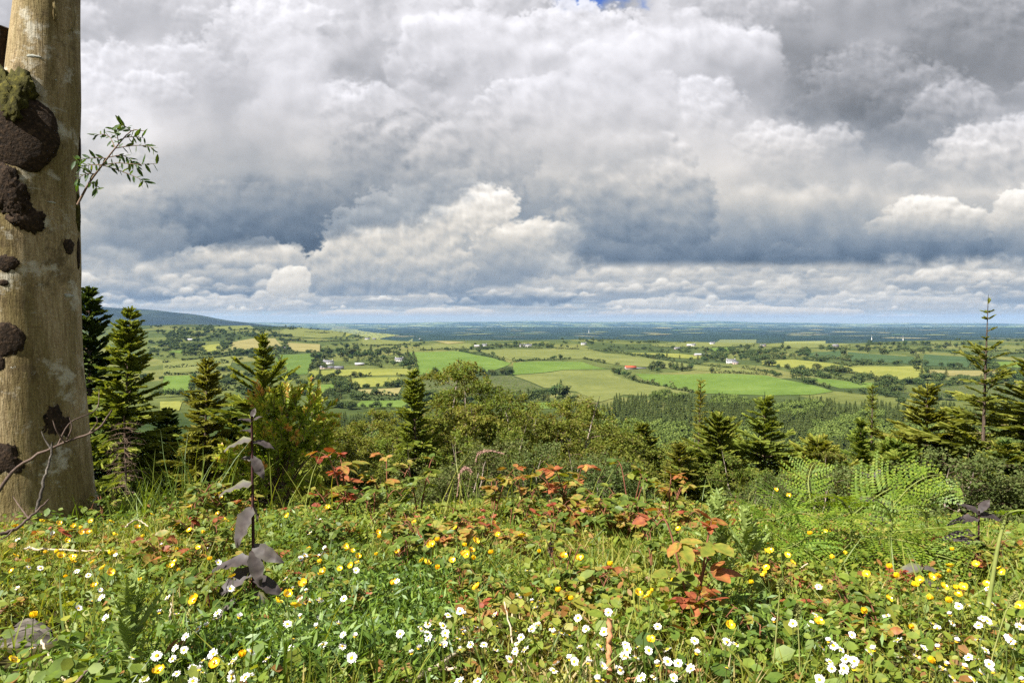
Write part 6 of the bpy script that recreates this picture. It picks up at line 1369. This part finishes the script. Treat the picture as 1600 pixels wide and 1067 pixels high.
def stick(pts,r0,r1,label,m_,name='stick',cat='stick',grp='dry sticks and stalks',branches=()):
    P=[at(x,y,d) for x,y,d in pts]; P0=P[0]; o=empty(name,P0,label,cat,grp); g=Geo(); C=curve([p-P0 for p in P],22); C[1:-1]+=np.random.RandomState(abs(int(pts[0][0]))).randn(20,3)*.0012; tube(g,C,np.linspace(r0,r1,22),7); g.obj('stem',M[m_],o,True)
    for bp in branches: g=Geo(); tube(g,curve([at(x,y,d)-P0 for x,y,d in bp],14),np.linspace(r1*1.3,r1*.5,14),5); g.obj('side_twig',M[m_],o,True)
stick([(-10,775,2.05),(30,728,2.08),(90,696,2.1),(150,672,2.12),(175,640,2.15)],0.0058,.0022,'long dark dead branch curving up across the trunk','darktwig','dead_branch','branch','dead branches by the trunk',[[(90,696,2.1),(110,660,2.12),(150,640,2.2),(155,608,2.25)],[(140,676,2.12),(152,660,2.1),(150,650,2.1)],[(100,690,2.1),(88,672,2.08),(82,655,2.08)],[(104,688,2.1),(112,668,2.1),(108,650,2.1)]])
stick([(58,800,1.95),(66,760,1.97),(76,725,2.0),(82,690,2.02)],.0050,.0025,'pale dead branch standing before the trunk','deadwood','dead_branch','branch','dead branches by the trunk',[[(79,700,2.0),(70,686,2.0),(64,672,2.0)]])
stick([(0,835,1.75),(25,825,1.78),(58,798,1.85),(76,780,1.9)],.0050,.002,'grey forked dead branch low on the left edge','darktwig','dead_branch','branch','dead branches by the trunk',[[(20,827,1.77),(10,838,1.7),(-6,845,1.7)],[(45,810,1.82),(30,790,1.85),(20,775,1.88)]])
stick([(38,857,1.85),(100,859,1.84),(170,861,1.83)],.003,.002,'straight pale stick lying before the trunk','palestick')
stick([(953,1085,.99),(952,1030,1.0),(953,966,1.02)],.0046,.0042,'upright reddish brown stalk at the bottom of the meadow','redstalk')
stick([(965,1072,1.0),(1005,1054,1.02),(1050,1049,1.03),(1098,1047,1.04)],.0034,.0028,'curved reddish twig arching low over the daisies','redstalk')
stick([(636,1068,1.02),(665,1050,1.05),(690,1036,1.08),(715,1016,1.12)],.0050,.0035,'pale fallen stick in the dry patch','palestick',branches=[[(690,1036,1.08),(700,1045,1.05),(712,1042,1.04)]])
stick([(100,1090,.97),(150,1035,1.03),(190,1008,1.08)],.0028,.0016,'thin brown stick at the lower left','darktwig')
stick([(65,1000,1.15),(85,1040,1.05),(105,1066,1.0)],.0022,.0018,'bent straw at the lower left beside the log','palestick')
stick([(196,822,2.0),(214,812,2.1),(232,822,2.05)],.0026,.0015,'short pale twig in the grass right of the trunk','palestick')
stick([(262,1010,1.15),(266,970,1.2),(268,940,1.22)],.0018,.0014,'thin upright straw left of the broken grey stake','palestick')
stick([(1180,930,1.5),(1206,917,1.55),(1262,880,1.6)],.0028,.0016,'pale slanting straw right of the tall thistle','palestick')
stick([(820,1055,1.05),(800,1000,1.12),(788,940,1.2)],.0016,.0012,'thin straw leaning in the centre of the meadow','palestick')
def chunk(px,py,L,r,label,name,cat,rot,seed,d=None,up=False):
    p=hit(px,py); R=np.random.RandomState(seed); o=empty(name,p,label,cat,None,rot); n=26; t=np.linspace(-.5,.5,n); P=np.stack([t*L,.02*L*np.sin(t*5),.01*np.sin(t*9)],-1); th=np.linspace(0,2*PI,25)[:-1]
    prof=r*(1-.35*np.abs(t*2)**3)[:,None]*(1+.22*np.sin(th*3+seed)[None]+.14*np.sin(th*7+t[:,None]*14)+.10*R.randn(n,24)); V=np.stack([np.broadcast_to(P[:,:1],(n,24)),P[:,1:2]+prof*np.cos(th),P[:,2:]+prof*np.sin(th)*.8],-1); V[...,0]+=.03*L*R.randn(1,24)*(np.abs(t)[:,None]*2)**4
    i=np.arange(n-1)[:,None]*24;j=np.arange(24)[None]; g=Geo(); g.add(V.reshape(-1,3),[np.stack([i+j,i+24+j,i+24+(j+1)%24,i+(j+1)%24],-1).reshape(-1,4),np.arange(24)[None],(np.arange(24)[::-1]+(n-1)*24)[None]]); g.obj('wood',M['deadwood'],o,True)
chunk(8,1008,.20,.018,'weathered grey log in the grass at the lower left','log','log',(0,.1,.25),3)
chunk(350,980,.11,.011,'broken grey wooden stake standing in the daisies','wooden_stake','stake',(0,-1.35,.2),5); chunk(362,1008,.045,.014,'small grey lump of wood at the foot of the broken stake','wood_chunk','wood',(0,-.4,.5),6)
chunk(25,985,.16,.012,'thin grey branch lying on top of the weathered log','branch_piece','branch',(0,-.12,-.15),9)
# little thin leafy stems that stand up along the brow
for q,(px,py,pt,lab) in enumerate(((1004,835,732,'slim green leafy stem left of the reddish brow bramble'),(1022,838,760,'shorter slim green stem beside a taller one on the brow'),(598,830,765,'slim dark leaved stem right of the orange tipped bramble'))):
    p=hit(px,py); k=p[1]/FPX; H=(py-pt)*k; o=empty('leafy_stem',p,lab,'wild plant','slim stems on the brow'); g=Geo(); tube(g,curve([(0,0,-.02),(.004,0,H*.5),(0,0,H)],8),np.linspace(.0022,.001,8),5); g.obj('stem',M['gstalk'],o); gl=Geo(); R=np.random.RandomState(q); n=9; f=np.linspace(.2,1,n); a=np.arange(n)*2.6; d=norm(np.stack([np.cos(a),np.sin(a),.5+f],-1)); S=.034*(1.15-.7*f); scatter(gl,LEAFV,LEAFF,frames(d,np.tile([0,-.3,1.],(n,1))),np.stack([0*f,0*f,H*f],-1),np.stack([S*.9,S,S],-1),R.rand(n)*.4); gl.obj('leaves',M['bramble'],o,True)
print('script seconds',time.time()-T00)
